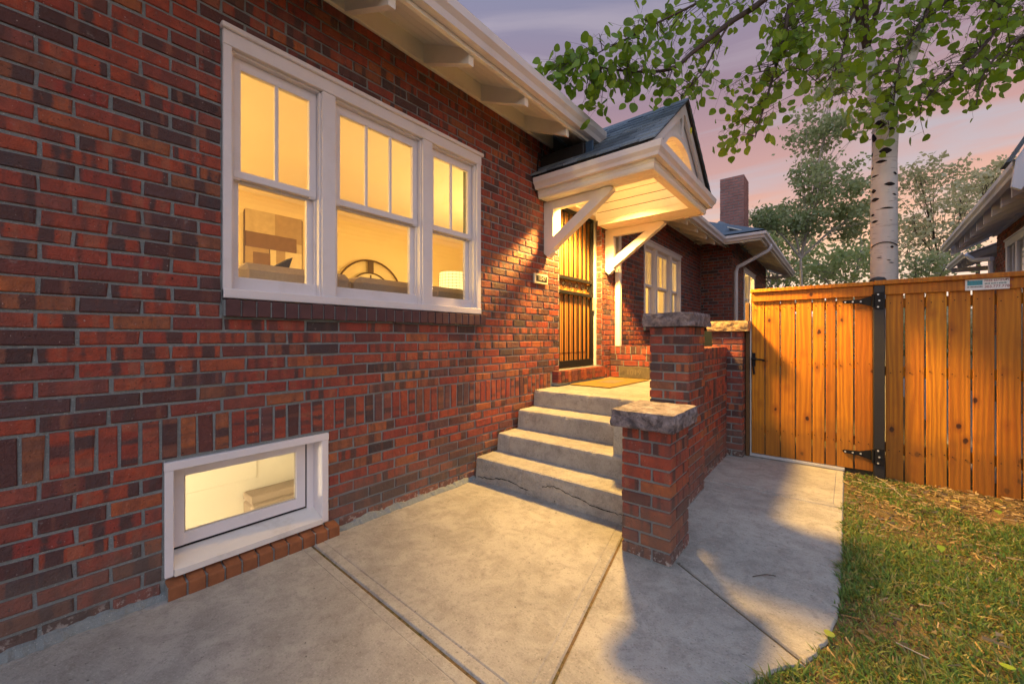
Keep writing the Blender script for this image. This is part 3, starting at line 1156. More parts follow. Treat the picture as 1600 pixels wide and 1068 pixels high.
# sheathing boards seen from below, then roof deck
for i in range(5):
    x0_, x1_ = .02 + i * .105, .02 + (i + 1) * .105 - .004
    MB().prism([(x0_, roof_z(x0_) - .012), (x1_, roof_z(x1_) - .012), (x1_, roof_z(x1_) + .012), (x0_, roof_z(x0_) + .012)], 'y', -2.2, 9.9).build('eave_board', CREAM, HOUSE)
rd = MB()
rd.prism([(.60, roof_z(.60) + .02), (-4.2, roof_z(-4.2) + .02), (-4.2, roof_z(-4.2) + .06), (.60, roof_z(.60) + .05)], 'y', -2.2, 16)
rd.prism([(-9, roof_z(-4.2) - 4.8 * RS + .02), (-4.2, roof_z(-4.2) + .02), (-4.2, roof_z(-4.2) + .06), (-9, roof_z(-4.2) - 4.8 * RS + .06)], 'y', -2.2, 16)
rd.build('roof', SHING, HOUSE)
GUT = [(.548, 3.222), (.600, 3.222), (.612, 3.262), (.640, 3.292), (.646, 3.345), (.638, 3.345), (.630, 3.300), (.604, 3.270), (.594, 3.230), (.556, 3.230), (.556, 3.330), (.548, 3.330)]
for (ya, yb) in ((-2.2, 3.80), (4.85, 9.36)):
    MB().box(.516, .546, ya, yb, 3.195, 3.318, .002).build('fascia', CREAM, HOUSE)
    g_ = MB().prism(GUT, 'y', ya, yb)
    g_.box(.55, .640, yb - .004, yb, 3.224, 3.335)
    g_.build('gutter', WHITE, HOUSE)
# rear and side closing walls keep daylight out of the rooms
cl = MB()
cl.box(-8.8, -8.6, -2.2, 16, -.1, 3.4)
cl.box(-8.8, -.22, -2.2, -2.0, -.1, 5.6)
cl.box(-8.8, .5, 15.05, 15.25, -.1, 3.4)
cl.build('rear_wall', MORTAR, HOUSE)

# ---- bump-out beyond the porch
BX = .64
b2 = MB()
b2.box(-.2, BX - .0085, 9.96, 10.1, -.1, 3.42)
W3 = (11.35, 13.0, 1.55, 2.95)
wall_blocks(b2, 'y', 10.1, 15.25, -.1, 3.48, BX - .2, BX - .0085, [W3])
b2.build('wall', MORTAR, HOUSE)
emit_bricks(lay_courses(.0, BX, -.05, 3.40, [], .05), ((0, 9.952), 0), HOUSE, 0)
emit_bricks(lay_courses(9.955, 15.25, -.05, 3.47, [W3], .05), ((BX, 0), PI / 2), HOUSE, 0)
w3 = MB()
w3.box(BX - .1, BX + .012, 11.35, 11.46, 1.55, 2.95, .004)
w3.box(BX - .1, BX + .012, 12.12, 12.22, 1.55, 2.95, .004)
w3.box(BX - .1, BX + .012, 12.89, 13.0, 1.55, 2.95, .004)
w3.box(BX - .1, BX + .016, 11.34, 13.01, 2.85, 2.95, .004)
w3.box(BX - .1, BX + .04, 11.33, 13.02, 2.95, 2.98, .004)
w3.box(BX - .1, BX + .03, 11.34, 13.01, 1.55, 1.63, .004)
w3o = w3.build('window', WHITE, HOUSE)
for a, b in ((11.46, 12.12), (12.22, 12.89)):
    MB().box(BX - .07, BX - .03, a, b, 2.20, 2.25, .003).build('meeting_rail', WHITE, w3o)
    MB().box(BX - .055, BX - .05, a, b, 1.63, 2.85).build('pane', GLASS, w3o)
MB().box(-.1, BX - .22, 10.2, 15.0, .8, .86).box(-.1, BX - .25, 10.2, 10.25, .86, 3.3).box(-.12, -.08, 10.2, 15.0, .8, 3.3).box(-.1, BX - .22, 14.9, 15.0, .8, 3.3).box(-.1, BX - .22, 10.2, 15., 3.2, 3.3).build('room_wall', ROOMW, HOUSE)
br = MB()
A_ = (1.335, 9.325, 3.350); Cc = (.58, 9.325, 3.350); P_ = (-1.4, 12.06, 4.76); Q_ = (-2.15, 12.06, 4.76); B_ = (1.335, 15.9, 3.350); R_ = (-1.4, 13.2, 4.76)
for dz in (0, .04):
    br.add([(p[0], p[1], p[2] + dz) for p in (A_, Cc, Q_, P_, B_, R_)], [(0, 1, 2, 3), (0, 3, 5, 4)])
br.build('roof', SHING, HOUSE, fix=False)
sf = MB()
sf.prism([(BX, 3.58), (1.29, 3.30), (1.29, 3.318), (BX, 3.60)], 'y', 9.5, 15.9)
sf.build('eave_board', CREAM, HOUSE)
sf = MB()
sf.prism([(9.95, 3.56), (9.38, 3.30), (9.38, 3.318), (9.95, 3.58)], 'x', .0, .80)
sf.box(.0, .80, 9.92, 9.945, 3.38, 3.56)
sf.box(BX + .002, BX + .024, 9.97, 15.25, 3.46, 3.6)
sf.build('frieze_board', CREAM, HOUSE)
y = 10.08
while y < 15.8:
    MB().prism([(BX + .02, 3.43), (1.24, 3.17), (1.27, 3.19), (1.27, 3.29), (BX + .02, 3.57)], 'y', y - .022, y + .022).build('rafter', CREAM, HOUSE)
    y += .62
for x in (.95,):
    MB().prism([(9.94, 3.42), (9.42, 3.18), (9.40, 3.29), (9.94, 3.55)], 'x', x - .022, x + .022).build('rafter', CREAM, HOUSE)
gp = [(0, 3.235), (.045, 3.235), (.060, 3.275), (.090, 3.300), (.094, 3.352), (.086, 3.352), (.076, 3.308), (.05, 3.28), (.04, 3.243), (.008, 3.243), (.008, 3.33), (0, 3.33)]
MB().sweep([(.60, 9.38), (1.28, 9.38), (1.28, 15.9)], gp).build('gutter', WHITE, HOUSE)
MB().sweep([(.60, 9.40), (1.26, 9.40), (1.26, 15.9)], [(-.01, 3.20), (.019, 3.20), (.019, 3.33), (-.01, 3.33)]).build('fascia', CREAM, HOUSE)
MB().box(.60, 1.27, 15.28, 15.9, 3.19, 3.21).build('soffit_panel', WHITE, HOUSE)
# downspouts
MB().tube([(.71, 10.02, .0), (.71, 10.02, 2.70), (.74, 10.04, 2.80), (1.28, 10.28, 3.13), (1.32, 10.30, 3.20), (1.32, 10.30, 3.26)], .042, 8).build('downspout', WHITE, HOUSE, smooth=True)
MB().box(.012, .085, 5.34, 5.425, .02, 2.86, .012).build('downspout', CREAM, HOUSE)

# ---- chimney
ch = MB()
CHX0, CHX1, CHY0, CHY1 = .175, .71, 11.0, 11.62
ch.box(CHX0 + .009, CHX1 - .009, CHY0 + .009, CHY1 - .009, 3.4, 5.17)
cho = ch.build('chimney', MORTAR, HOUSE)
cr = lay_courses(CHX0, CHX1, 3.62, 5.17, [], CHX0)
emit_bricks(cr, ((0, CHY0), 0), cho, 0, mat=BRCH)
emit_bricks(lay_courses(CHY0, CHY1, 3.62, 5.17, [], CHY0 + .1), ((CHX1, 0), PI / 2), cho, 0, mat=BRCH)
fl = MB()
def bz(x): return 3.33 + .53 * (1.30 - x) + .055
fl.add([(CHX0 - .10, CHY0 - .45, bz(CHX0 - .10) - .16), (CHX1 + .10, CHY0 - .45, bz(CHX1 + .1) - .16), (CHX1 + .12, CHY1 + .05, bz(CHX1 + .12)), (CHX1 + .008, CHY1, bz(CHX1) + .16),
        (CHX1 + .008, CHY0 - .008, bz(CHX1) + .14), (CHX0 - .008, CHY0 - .008, bz(CHX0) + .16)], [(0, 1, 4, 5), (1, 2, 3, 4)])
fl.build('chimney_flashing', SHING, cho)

# ------------------------------------------------------------------ entry canopy (part of the house)
CAN = bpy.data.objects.new('canopy', None)
C.objects.link(CAN); CAN.parent = HOUSE; CAN.matrix_parent_inverse = WM[HOUSE].inverted(); WM[CAN] = Matrix.Identity(4)
FX, FYL, FYR = 1.262, 3.445, 5.190     # outer frame
VYL, VYR, VZ, VH = 3.69, 4.79, 2.775, .465
VC, VR = (VYL + VYR) / 2, (VYR - VYL) / 2
SZ = 2.705
cgp = [(0, 2.787), (.050, 2.787), (.058, 2.815), (.082, 2.845), (.090, 2.895), (.082, 2.895), (.074, 2.852), (.050, 2.822), (.042, 2.795), (.008, 2.795), (.008, 2.87), (0, 2.87)]
path = [(.03, FYL), (FX, FYL), (FX, FYR), (.03, FYR)]
MB().sweep(path, cgp).build('gutter', WHITE, CAN)
MB().sweep([(.03, FYL + .03), (FX - .03, FYL + .03), (FX - .03, FYR - .03), (.03, FYR - .03)],
           [(-.01, SZ), (.012, SZ), (.024, SZ + .02), (.024, SZ + .05), (.0295, SZ + .055), (.0295, 2.88), (-.01, 2.88)]).build('fascia', CREAM, CAN)
# flat soffit boards left and right, running out from the wall
for (ya, yb, n) in ((FYL + .05, VYL - .004, 3), (VYR + .004, FYR - .05, 4)):
    p = (yb - ya) / n
    for i in range(n):
        MB().box(.03, FX - .045, ya + i * p + .002, ya + (i + 1) * p - .002, SZ + .004, SZ + .024, .004).build('soffit_board', CREAM, CAN)
# front tie beam and low inner sides of the vault
tb = MB()
tb.box(1.165, FX - .042, VYL - .0, VYR + .0, SZ + .002, 2.80, .004)
tb.build('tie_beam', CREAM, CAN)
for yy in (VYL - .002, VYR + .002):
    MB().box(.03, 1.163, min(yy, yy + (.02 if yy > VC else -.02)), max(yy, yy + (.02 if yy > VC else -.02)), SZ + .003, VZ + .004, .002).build('vault_side', CREAM, CAN)
nv = 15
for i in range(nv):
    t0, t1 = PI * i / nv + .008, PI * (i + 1) / nv - .008
    q = []
    for rr, order in ((0.0, (t0, t1)), (.018, (t1, t0))):
        for t in order:
            q.append((VC - (VR + rr) * math.cos(t), VZ + (VH + rr) * math.sin(t)))
    MB().prism(q, 'x', .004, 1.195).build('vault_board', CREAM, CAN)
# dark backing behind the board joints
bk = MB()
for i in range(nv):
    t0, t1 = PI * i / nv, PI * (i + 1) / nv
    q = [(VC - (VR + rr) * math.cos(t), VZ + (VH + rr) * math.sin(t)) for rr, t in ((.019, t0), (.019, t1), (.03, t1), (.03, t0))]
    bk.prism(q, 'x', .004, 1.19)
bk.build('vault_lining', BRONZE, CAN)
# gable front with the arch cut out of it
RY, RZR = 4.318, 3.655        # ridge
EL, ER, EZ = 3.375, 5.262, 2.915
gsl = (RZR - EZ) / (RY - EL)


def roofz(yv): return RZR - gsl * abs(yv - RY)


gb = MB()
ng = 28
for i in range(ng):
    t0, t1 = PI * i / ng, PI * (i + 1) / ng
    q = []
    for t in (t0, t1):
        q.append((VC - VR * math.cos(t), VZ + VH * math.sin(t)))
    for t in (t1, t0):
        yv = RY - (RY - FYL - .03) * math.cos(t) if True else 0
        q.append((yv, max(roofz(yv) - .03, q[0][1] * 0 + 2.80)))
    gb.prism(q, 'x', 1.196, 1.222)
gb.build('gable_board', WHITE, CAN)
ar = MB()
for i in range(24):
    t0, t1 = PI * i / 24, PI * (i + 1) / 24
    q = [(VC - (VR + rr) * math.cos(t), VZ + (VH + rr) * math.sin(t)) for rr, t in ((-.004, t0), (-.004, t1), (.055, t1), (.055, t0))]
    ar.prism(q, 'x', 1.19, 1.240)
ar.build('arch_trim', WHITE, CAN)
MB().box(1.215, 1.246, RY - .03, RY + .03, VZ + VH + .05, RZR - .07, .003).build('king_post', WHITE, CAN)
for sgn in (-1, 1):
    e = EL if sgn < 0 else ER
    q = [(e, EZ - .01), (RY, RZR - .01), (RY, RZR - .12), (e + sgn * -.10, EZ - .02)]
    MB().prism(q, 'x', 1.232, 1.264).build('barge_board', WHITE, CAN)
# roof deck and shingles
rf = MB()
for sgn in (-1, 1):
    e = EL if sgn < 0 else ER
    rf.prism([(e, EZ), (RY, RZR), (RY, RZR + .018), (e, EZ + .018)], 'x', -.32, 1.288)
rf.build('roof_deck', DARKROOF, CAN)
nr = 9
for sgn in (-1, 1):
    e = EL if sgn < 0 else ER
    for k in range(nr):
        f0, f1 = k / nr - .012, min(1.0, (k + 1) / nr + .05)
        ya, yb = e + (RY - e) * f0, e + (RY - e) * f1
        za, zb_ = EZ + (RZR - EZ) * f0, EZ + (RZR - EZ) * f1
        x = 1.302
        first = True
        while x > -.30:
            w_ = random.uniform(.15, .24) if not first else random.uniform(.08, .24)
            first = False
            l0 = .021 + random.uniform(0, .007)
            q = [(ya, za + l0 - .004), (yb, zb_ + .019), (yb, zb_ + .021), (ya, za + l0 + .015)]
            MB().prism(q, 'x', max(x - w_ + .006, -.31), x).build('shingle', SHING, CAN)
            x -= w_
rc = MB()
for i in range(12):
    x0_ = 1.30 - i * .135
    rc.prism([(RY - .10, RZR - .10 * gsl + .034), (RY, RZR + .040), (RY + .10, RZR - .10 * gsl + .034), (RY, RZR + .028)], 'x', x0_ - .14, x0_)
rc.build('ridge_cap', SHING, CAN)
# cheek where canopy meets wall, coloured black for the shade under the eave, and the bit of blue flashing beside it
MB().box(.02, .545, 3.50, 3.95, 2.90, 3.17, .01).build('shade_cheek', DARKROOF, CAN)
MB().box(.56, .64, 3.505, 3.53, 2.98, 3.16, .004).build('step_flashing', BLUEFL, CAN)
MB().tube([(.02, 3.44, 2.93), (.10, 3.36, 3.14)], .008, 6).build('stay_rod', BLACK, CAN)
# brackets
for yb_ in (3.60, 5.075):
    pr = bpy.data.objects.new('bracket', None)
    b_ = MB()
    b_.prism([(.0, 2.15), (.055, 2.105), (.118, 2.160), (.118, SZ), (.0, SZ)], 'y', yb_, yb_ + .070)
    b_.prism([(.118, 2.615), (.74, 2.615), (.775, 2.66), (.76, SZ), (.118, SZ)], 'y', yb_ + .002, yb_ + .068)
    b_.prism([(.035, 2.19), (.085, 2.150), (.13, 2.195), (.80, 2.665), (.79, 2.700), (.70, 2.704), (.09, 2.30)], 'y', yb_ - .006, yb_ + .076)
    b_.build('bracket', CREAM, CAN)
# ceiling lantern under the vault crown (hidden from the street by the left soffit)
LX, LY, LZ = .55, 4.12, 3.10
lt = MB()
lt.lathe((LX, LY, LZ), [(.0, .10), (.05, .10), (.05, .07), (.095, .05), (.10, .0), (.09, .0)], 20)
lto = lt.build('ceiling_light', BLACK, CAN)
MB().lathe((LX, LY, LZ), [(.09, .012), (.07, -.012), (.0, -.02)], 20).build('diffuser', emit_mat('lamp_diffuser', (1, .72, .30), 5), CAN)
pl = bpy.data.lights.new('porch_lamp', 'SPOT')
pl.energy = 1950
pl.color = (1, .57, .13)
pl.spot_size = math.radians(117)
pl.spot_blend = .22
pl.shadow_soft_size = .17
# beam shaped by hand: dimmed straight down so door and landing don't blow out
pl.use_nodes = True
lnt = pl.node_tree
em = next(n_ for n_ in lnt.nodes if n_.type == 'EMISSION')
ltc = lnt.nodes.new('ShaderNodeTexCoord')
lsp = lnt.nodes.new('ShaderNodeSeparateXYZ')
lnt.links.new(ltc.outputs['Normal'], lsp.inputs[0])
lab = math_(lnt, 'ABSOLUTE', lsp.outputs[2])
lnt.links.new(ramp(lnt, [(0.0, 1.0), (0.66, 1.0), (0.80, .64), (0.90, .38), (1.0, .27)], lab), em.inputs['Strength'])
plo = bpy.data.objects.new('porch_lamp', pl)
plo.location = (LX, LY, LZ - .05)
C.objects.link(plo)


pg = bpy.data.lights.new('vault_fill', 'POINT')      # extra light at the lantern, added to brighten the vault
pg.energy = 9
pg.color = (1, .62, .18)
pg.shadow_soft_size = .06
pgo = bpy.data.objects.new('vault_fill', pg)
pgo.location = (LX, LY, LZ - .06)
C.objects.link(pgo)


def room_lamp(loc, e, col=(1, .66, .22), r=.12):
    l = bpy.data.lights.new('room_lamp', 'POINT')
    l.energy = e; l.color = col; l.shadow_soft_size = r
    o = bpy.data.objects.new('room_lamp', l)
    o.location = loc
    C.objects.link(o)


room_lamp((-2.1, -.9, 2.0), 178)
room_lamp((-1.2, 4.4, 2.0), 100)
room_lamp((-1.8, 7.5, 2.3), 98)
room_lamp((.1, 12.2, 2.7), 45)
room_lamp((-1.5, -1.0, .1), 120, (1, .80, .50))

# ------------------------------------------------------------------ room contents seen through the window
so = thing('sofa', 'taupe sofa with its back to the big front window', 'sofa', (-.8, 1.9, .78))
sb = MB()
for a, b in ((.86, 1.62), (1.64, 2.38), (2.40, 2.86)):
    q = MB().box(-.78, -.40, a, b, 1.15, 1.722, .05)
    q.build('back_cushion', SOFAM, so, smooth=False)
MB().box(-1.35, -.42, .78, 2.95, .86, 1.25, .05).build('seat', SOFAM, so)
MB().box(-1.35, -.46, .66, .80, .86, 1.45, .05).build('arm', SOFAM, so)
MB().box(-1.35, -.46, 2.93, 3.07, .86, 1.45, .05).build('arm', SOFAM, so)
for fx, fy in ((-1.3, .7), (-.5, .7), (-1.3, 3.0), (-.5, 3.0)):
    MB().box(fx - .03, fx + .03, fy - .03, fy + .03, .78, .87).build('foot', BRONZE, so)
cu = MB()
c0 = onX(405, 408, -.95)
cu.prism([(-.20, 0), (-.13, .08), (.05, .14), (.22, .26), (.17, .10), (.10, .0)], 'x', -.06, .06)
cu.v = [(c0.x + x, c0.y + yv, 1.62 + z) for x, yv, z in cu.v]
tag(cu.build('cushion', NAVY), 'navy blue cushion poking up above the sofa back', 'cushion')

pa = onX(381, 314, RX0 + .03); pb = onX(473, 337, RX0 + .03); pc = onX(383, 405, RX0 + .03)
PY0, PY1, PZ0, PZ1 = pa.y, pb.y, pc.z - .25, pa.z
pt = thing('painting', 'large abstract painting of beige and brown blocks on the far room wall', 'painting', (RX0, (PY0 + PY1) / 2, PZ0))
MB().box(RX0 + .002, RX0 + .03, PY0, PY1, PZ0, PZ1, .004).build('frame', BRONZE, pt)
cols = {'beige': (.55, .44, .28), 'brown': (.20, .12, .08), 'tan': (.40, .29, .17), 'pale': (.70, .60, .40)}
pm = {k: simple('canvas_' + k, v, .85, .1, .25, 12) for k, v in cols.items()}
W_, H_ = PY1 - PY0, PZ1 - PZ0
for k, (a, b, c, d) in (('beige', (.02, .5, .62, .98)), ('tan', (.5, .98, .55, .98)), ('brown', (.03, .88, .42, .62)), ('tan', (.02, .40, .02, .42)),
                        ('brown', (.14, .42, .04, .36)), ('pale', (.42, .52, .02, .42)), ('tan', (.52, .68, .02, .42)), ('pale', (.68, .98, .02, .42)), ('beige', (.88, .98, .42, .55))):
    z_off = {'brown': .0405}.get(k, .036)
    MB().box(RX0 + .03, RX0 + z_off, PY0 + a * W_, PY0 + b * W_, PZ0 + c * H_, PZ0 + d * H_).build('canvas_block', pm[k], pt)

ck0 = onX(580, 450, RX0 + .06)
ckt = onX(580, 407, RX0 + .06); cki = onX(580, 420, RX0 + .06); cke = onX(548, 437, RX0 + .06)
R0 = .62; zc_ = ckt.z - R0
clk = thing('wall_clock', 'round iron wall clock with cream dial above the sofa back', 'clock', (RX0, ck0.y, zc_))
th_ = np.linspace(0, 2 * PI, 41)
MB().tube([(RX0 + .05, ck0.y + R0 * math.sin(t), zc_ + R0 * math.cos(t)) for t in th_], .016, 6).build('outer_ring', BRONZE, clk)
R1 = R0 * .66
MB().tube([(RX0 + .05, ck0.y + R1 * math.sin(t), zc_ + R1 * math.cos(t)) for t in th_], .012, 6).build('inner_ring', BRONZE, clk)
dm = MB()
dm.add([(RX0 + .04, ck0.y, zc_)] + [(RX0 + .04, ck0.y + R1 * math.sin(t), zc_ + R1 * math.cos(t)) for t in th_[:-1]], [(0, i + 1, (i + 1) % 40 + 1) for i in range(40)])
dm.build('dial', DIAL, clk)
for i in range(12):
    t = 2 * PI * i / 12
    m = MB().box(-.004, .004, -.012, .012, R1 * .72, R1 * .92)
    m.v = [(RX0 + .046 + x, ck0.y + yv * math.cos(t) + z * math.sin(t), zc_ - yv * math.sin(t) + z * math.cos(t)) for x, yv, z in m.v]
    m.build('hour_mark', BRONZE, clk)
for i in range(4):
    t = 2 * PI * i / 4
    m = MB().box(-.006, .006, -.05, .05, R1, R0)
    m.v = [(RX0 + .05 + x, ck0.y + yv * math.cos(t) + z * math.sin(t), zc_ - yv * math.sin(t) + z * math.cos(t)) for x, yv, z in m.v]
    m.build('spoke', BRONZE, clk)

lp = onX(708, 448, -.75)
LPY = lp.y
lt_top = onX(708, 427, -.75).z
lt_bot = onX(708, 458, -.75).z
tl = thing('table_lamp', 'lit table lamp with a gridded drum shade beside the sofa', 'lamp', (-.75, LPY, .78))
sh = MB().lathe((-.75, LPY, 0), [(.155, lt_bot), (.145, lt_top)], 24)
sho = sh.build('lamp_shade', emit_mat('lit_shade', (1, .78, .30), 1.15), tl, smooth=True)
gr = MB()
for k in range(1, 7):
    zz = lt_bot + (lt_top - lt_bot) * k / 7
    gr.tube([(-.75 + .1535 * math.cos(t), LPY + .1535 * math.sin(t), zz) for t in np.linspace(0, 2 * PI, 25)], .0022, 4, False)
for k in range(24):
    t = 2 * PI * k / 24
    gr.tube([(-.75 + .157 * math.cos(t), LPY + .157 * math.sin(t), lt_bot), (-.75 + .147 * math.cos(t), LPY + .147 * math.sin(t), lt_top)], .0022, 4, False)
gr.build('shade_wire', BRASS, tl)
MB().lathe((-.75, LPY, 0), [(.0, 1.32), (.08, 1.32), (.09, 1.34), (.03, 1.37), (.02, 1.45), (.02, lt_bot + .02)], 16).build('base', BRASS, tl, smooth=True)
room_lamp((-.75, LPY, lt_bot + .10), 14, (1, .70, .25), .05)
st_ = thing('side_table', 'small side table carrying the lit lamp', 'table', (-.75, LPY, .78))
MB().box(-1.0, -.5, LPY - .22, LPY + .22, 1.28, 1.32, .01).build('tabletop', FLOORW, st_)
for fx, fy in ((-.97, -.19), (-.53, -.19), (-.97, .19), (-.53, .19)):
    MB().box(fx - .02, fx + .02, LPY + fy - .02, LPY + fy + .02, .78, 1.28).build('leg', FLOORW, st_)
fr0 = onY(680, 420, RY1 - .03)
fr_ = thing('framed_picture', 'small brown framed picture on the end wall by the arch', 'picture', (fr0.x, RY1, fr0.z))
MB().box(fr0.x - .35, fr0.x + .22, RY1 - .03, RY1 - .004, fr0.z - .45, fr0.z + .02, .004).build('frame', BRONZE, fr_)
MB().box(fr0.x - .30, fr0.x + .17, RY1 - .036, RY1 - .03, fr0.z - .40, fr0.z - .03).build('print', pm['beige'], fr_)
bx = thing('storage_box', 'plain tan box against the far wall seen through the basement window', 'box', (-2.2, 2.0, -1.6))
k0 = onX(392, 777, -3.0)
MB().box(-3.28, -3.0, k0.y, k0.y + 1.2, -1.6, k0.z - .09, .03).build('body', SOFAM, bx)
MB().box(-3.28, -3.0, k0.y, k0.y + 1.2, k0.z - .088, k0.z, .012).build('lid', SOFAM, bx)

# ------------------------------------------------------------------ porch: steps, floor, walls, piers
stp = thing('concrete_steps', 'worn concrete steps with cracked risers climbing to the front door', 'steps', (.7, 3.0, 0))
tops = [0, .192, .348, .525, .690]
fr = [2.525, 2.812, 3.120, 3.405]


def worn_step(x0, x1, y0, y1, z0, z1, nm, mat, parent, seed):
    nx = 60
    mb = MB()
    prof0 = [(0, z0), (0, z1 - .022), (.006, z1 - .006), (.022, z1), (y1 - y0, z1)]
    k = len(prof0)
    for i in range(nx + 1):
        x = x0 + (x1 - x0) * i / nx
        for j, (dy, z) in enumerate(prof0):
            n_ = noise.noise(Vector((x * 7, seed * 3.1, j * .4))) * .005
            n2 = max(0, noise.noise(Vector((x * 16, seed * 5.7, 2))) - .25) * .03
            if j in (2, 3):
                mb.v.append((x, y0 + dy + n_ + n2, z - n2 * .6))
            elif j == 1:
                mb.v.append((x, y0 + dy + n_ + n2 * .4, z - n2))
            elif j == 0:
                mb.v.append((x, y0 + dy + n_ - .012, z))
            else:
                mb.v.append((x, y0 + dy, z))
    for i in range(nx):
        for j in range(k - 1):
            mb.f.append((i * k + j, i * k + j + 1, (i + 1) * k + j + 1, (i + 1) * k + j))
    mb.f.append(tuple(range(k)))
    mb.f.append(tuple(nx * k + j for j in range(k)))
    return mb.build(nm, mat, parent)


ends = [3.00, 3.32, 3.62, 3.42]
for i in range(4):
    x1 = 1.60 if i < 2 else 1.16
    if i < 3:
        worn_step(.028, x1, fr[i], ends[i], (tops[i] - .01 if i else -.02), tops[i + 1], 'step', CONC2, stp, i)
worn_step(.012, 1.42, fr[3], 5.20, tops[3] - .01, tops[4], 'landing', CONC2, stp, 9)
MB().box(1.152, 1.61, 2.86, 3.43, .0, .688, .010).build('cheek_block', CONC2, stp)
# cracks across the lowest riser
CRK = simple('crack_shadow', (.03, .028, .026), .95, .05, .2, 30)


def crack(pts, nm='crack', w=.003):
    mb = MB()
    rr = random.Random(3)
    dense = []
    for (xa, za), (xb, zb_) in zip(pts[:-1], pts[1:]):
        for t in np.linspace(0, 1, 7)[:-1]:
            dense.append((xa + (xb - xa) * t + rr.uniform(-.004, .004), za + (zb_ - za) * t + rr.uniform(-.006, .006)))
    for i in range(len(dense) - 1):
        (xa, za), (xb, zb_) = dense[i], dense[i + 1]
        w0 = w * rr.uniform(.5, 1.2)
        yv = lambda x: fr[0] + noise.noise(Vector((x * 7, 0, .4 * .5))) * .005 - .0135
        mb.add([(xa, yv(xa), za - w0), (xb, yv(xb), zb_ - w0), (xb, yv(xb), zb_ + w0), (xa, yv(xa), za + w0)], [(0, 1, 2, 3)])
    mb.build(nm, CRK, stp)


crack([(.06, .03), (.22, .045), (.34, .075), (.52, .05), (.62, .04)])
crack([(.74, .10), (.84, .13), (1.0, .10), (1.14, .075), (1.30, .06), (1.40, .065)])
# debris along the joint of steps and wall
dbr = MB()
for _ in range(260):
    i = random.randrange(4)
    yv = random.uniform(fr[i] - .02, fr[i] + .28)
    r = random.uniform(.004, .014)
    c = Vector((random.uniform(.0, .03), yv, tops[i + 1] if random.random() < .5 else (tops[i] + .003)))
    vs = [c + Vector((random.uniform(-r, r), random.uniform(-r, r), random.uniform(-r * .2, r))) for _ in range(4)]
    dbr.add(vs, [(0, 1, 2), (0, 1, 3), (1, 2, 3), (0, 2, 3)])
tag(dbr.build('debris', SOIL), 'crumbs of dirt and mortar along the step edges by the wall', 'debris', kind='stuff')

dmat = thing('doormat', 'flat coir doormat lying on the landing before the door', 'doormat', (.33, 4.5, .69))
m0 = MB().box(.10, .60, 4.00, 5.05, .691, .706, .004)
m0.v = [(x + (yv - 4.5) * .03, yv, z) for x, yv, z in m0.v]
m0.build('mat', MATF, dmat)
MB().box(.25, .46, 4.36, 4.70, .7065, .7085).build('worn_centre', MATC, dmat)


def pier(name, label, x0, x1, y0, y1, z1, capz, cap, capmat, caplabel, group=None, base=-.02):
    t = thing(name, label, 'brick pier', ((x0 + x1) / 2, (y0 + y1) / 2, 0), group)
    core = MB().box(x0 + .009, x1 - .009, y0 + .009, y1 - .009, base, z1)
    # slop of mortar at the foot
    core.box(x0 + .002, x1 - .002, y0 + .003, y1 - .003, base, .014)
    core.build('mortar_core', MORTAR, t)
    n = round((z1) / CO)
    co = z1 / n
    hd = .098
    for k in range(n):
        za, zb_ = k * co + JT / 2, (k + 1) * co - JT / 2
        w, d = x1 - x0, y1 - y0
        if k % 2:
            bs_ = [(0, hd, 0, d - hd - JT), (hd + JT, w, 0, hd), (w - hd, w, hd + JT, d), (0, w - hd - JT, d - hd, d)]
        else:
            bs_ = [(0, w - hd - JT, 0, hd), (w - hd, w, 0, d - hd - JT), (hd + JT, w, d - hd, d), (0, hd, hd + JT, d)]
        for a, b, c, e in bs_:
            # split over-long side bricks
            pieces = [(a, b, c, e)]
            if b - a > .235: m_ = a + .5 * (b - a); pieces = [(a, m_ - JT / 2, c, e), (m_ + JT / 2, b, c, e)]
            elif e - c > .235: m_ = c + .5 * (e - c); pieces = [(a, b, c, m_ - JT / 2), (a, b, m_ + JT / 2, e)]
            for a_, b_, c_, e_ in pieces:
                jx, jy = random.uniform(-.0016, .0016), random.uniform(-.0016, .0016)
                mb = MB().box(x0 + a_, x0 + b_, y0 + c_, y0 + e_, za, zb_, .004)
                mb.v = [(x + jx + random.uniform(-.0012, .0012), yv + jy + random.uniform(-.0012, .0012), z + random.uniform(-.0014, .0014)) for x, yv, z in mb.v]
                mb.build('brick', BR, t)
    # rock-faced cap stone
    cx0, cx1, cy0, cy1 = cap
    nx, ny, nz_ = 16, 16, 7
    bmn = bmesh.new()
    bmesh.ops.create_cube(bmn, size=1)
    bmesh.ops.subdivide_edges(bmn, edges=bmn.edges[:], cuts=11, use_grid_fill=True)
    for v in bmn.verts:
        o = v.co.copy()
        p = Vector((cx0 + (o.x + .5) * (cx1 - cx0), cy0 + (o.y + .5) * (cy1 - cy0), capz[0] + (o.z + .5) * (capz[1] - capz[0])))
        side = max(abs(o.x), abs(o.y)) > .499
        if side:
            n_ = noise.noise(p * 17) * .55 + noise.noise(p * 41) * .35
            belly = (1 - (abs(o.z) * 2) ** 4) * .012
            am = belly * .35 + n_ * .019 * (1 - (abs(o.z) * 2) ** 8 * .5)
            dr = Vector((o.x if abs(o.x) > .499 else 0, o.y if abs(o.y) > .499 else 0, 0)).normalized()
            p += dr * am
        p.z += noise.noise(p * 11) * .0035
        v.co = p
    me = bpy.data.meshes.new('cap_stone')
    bmn.to_mesh(me); bmn.free()
    me.materials.append(capmat)
    c = link('cap_stone', me, t)
    return t


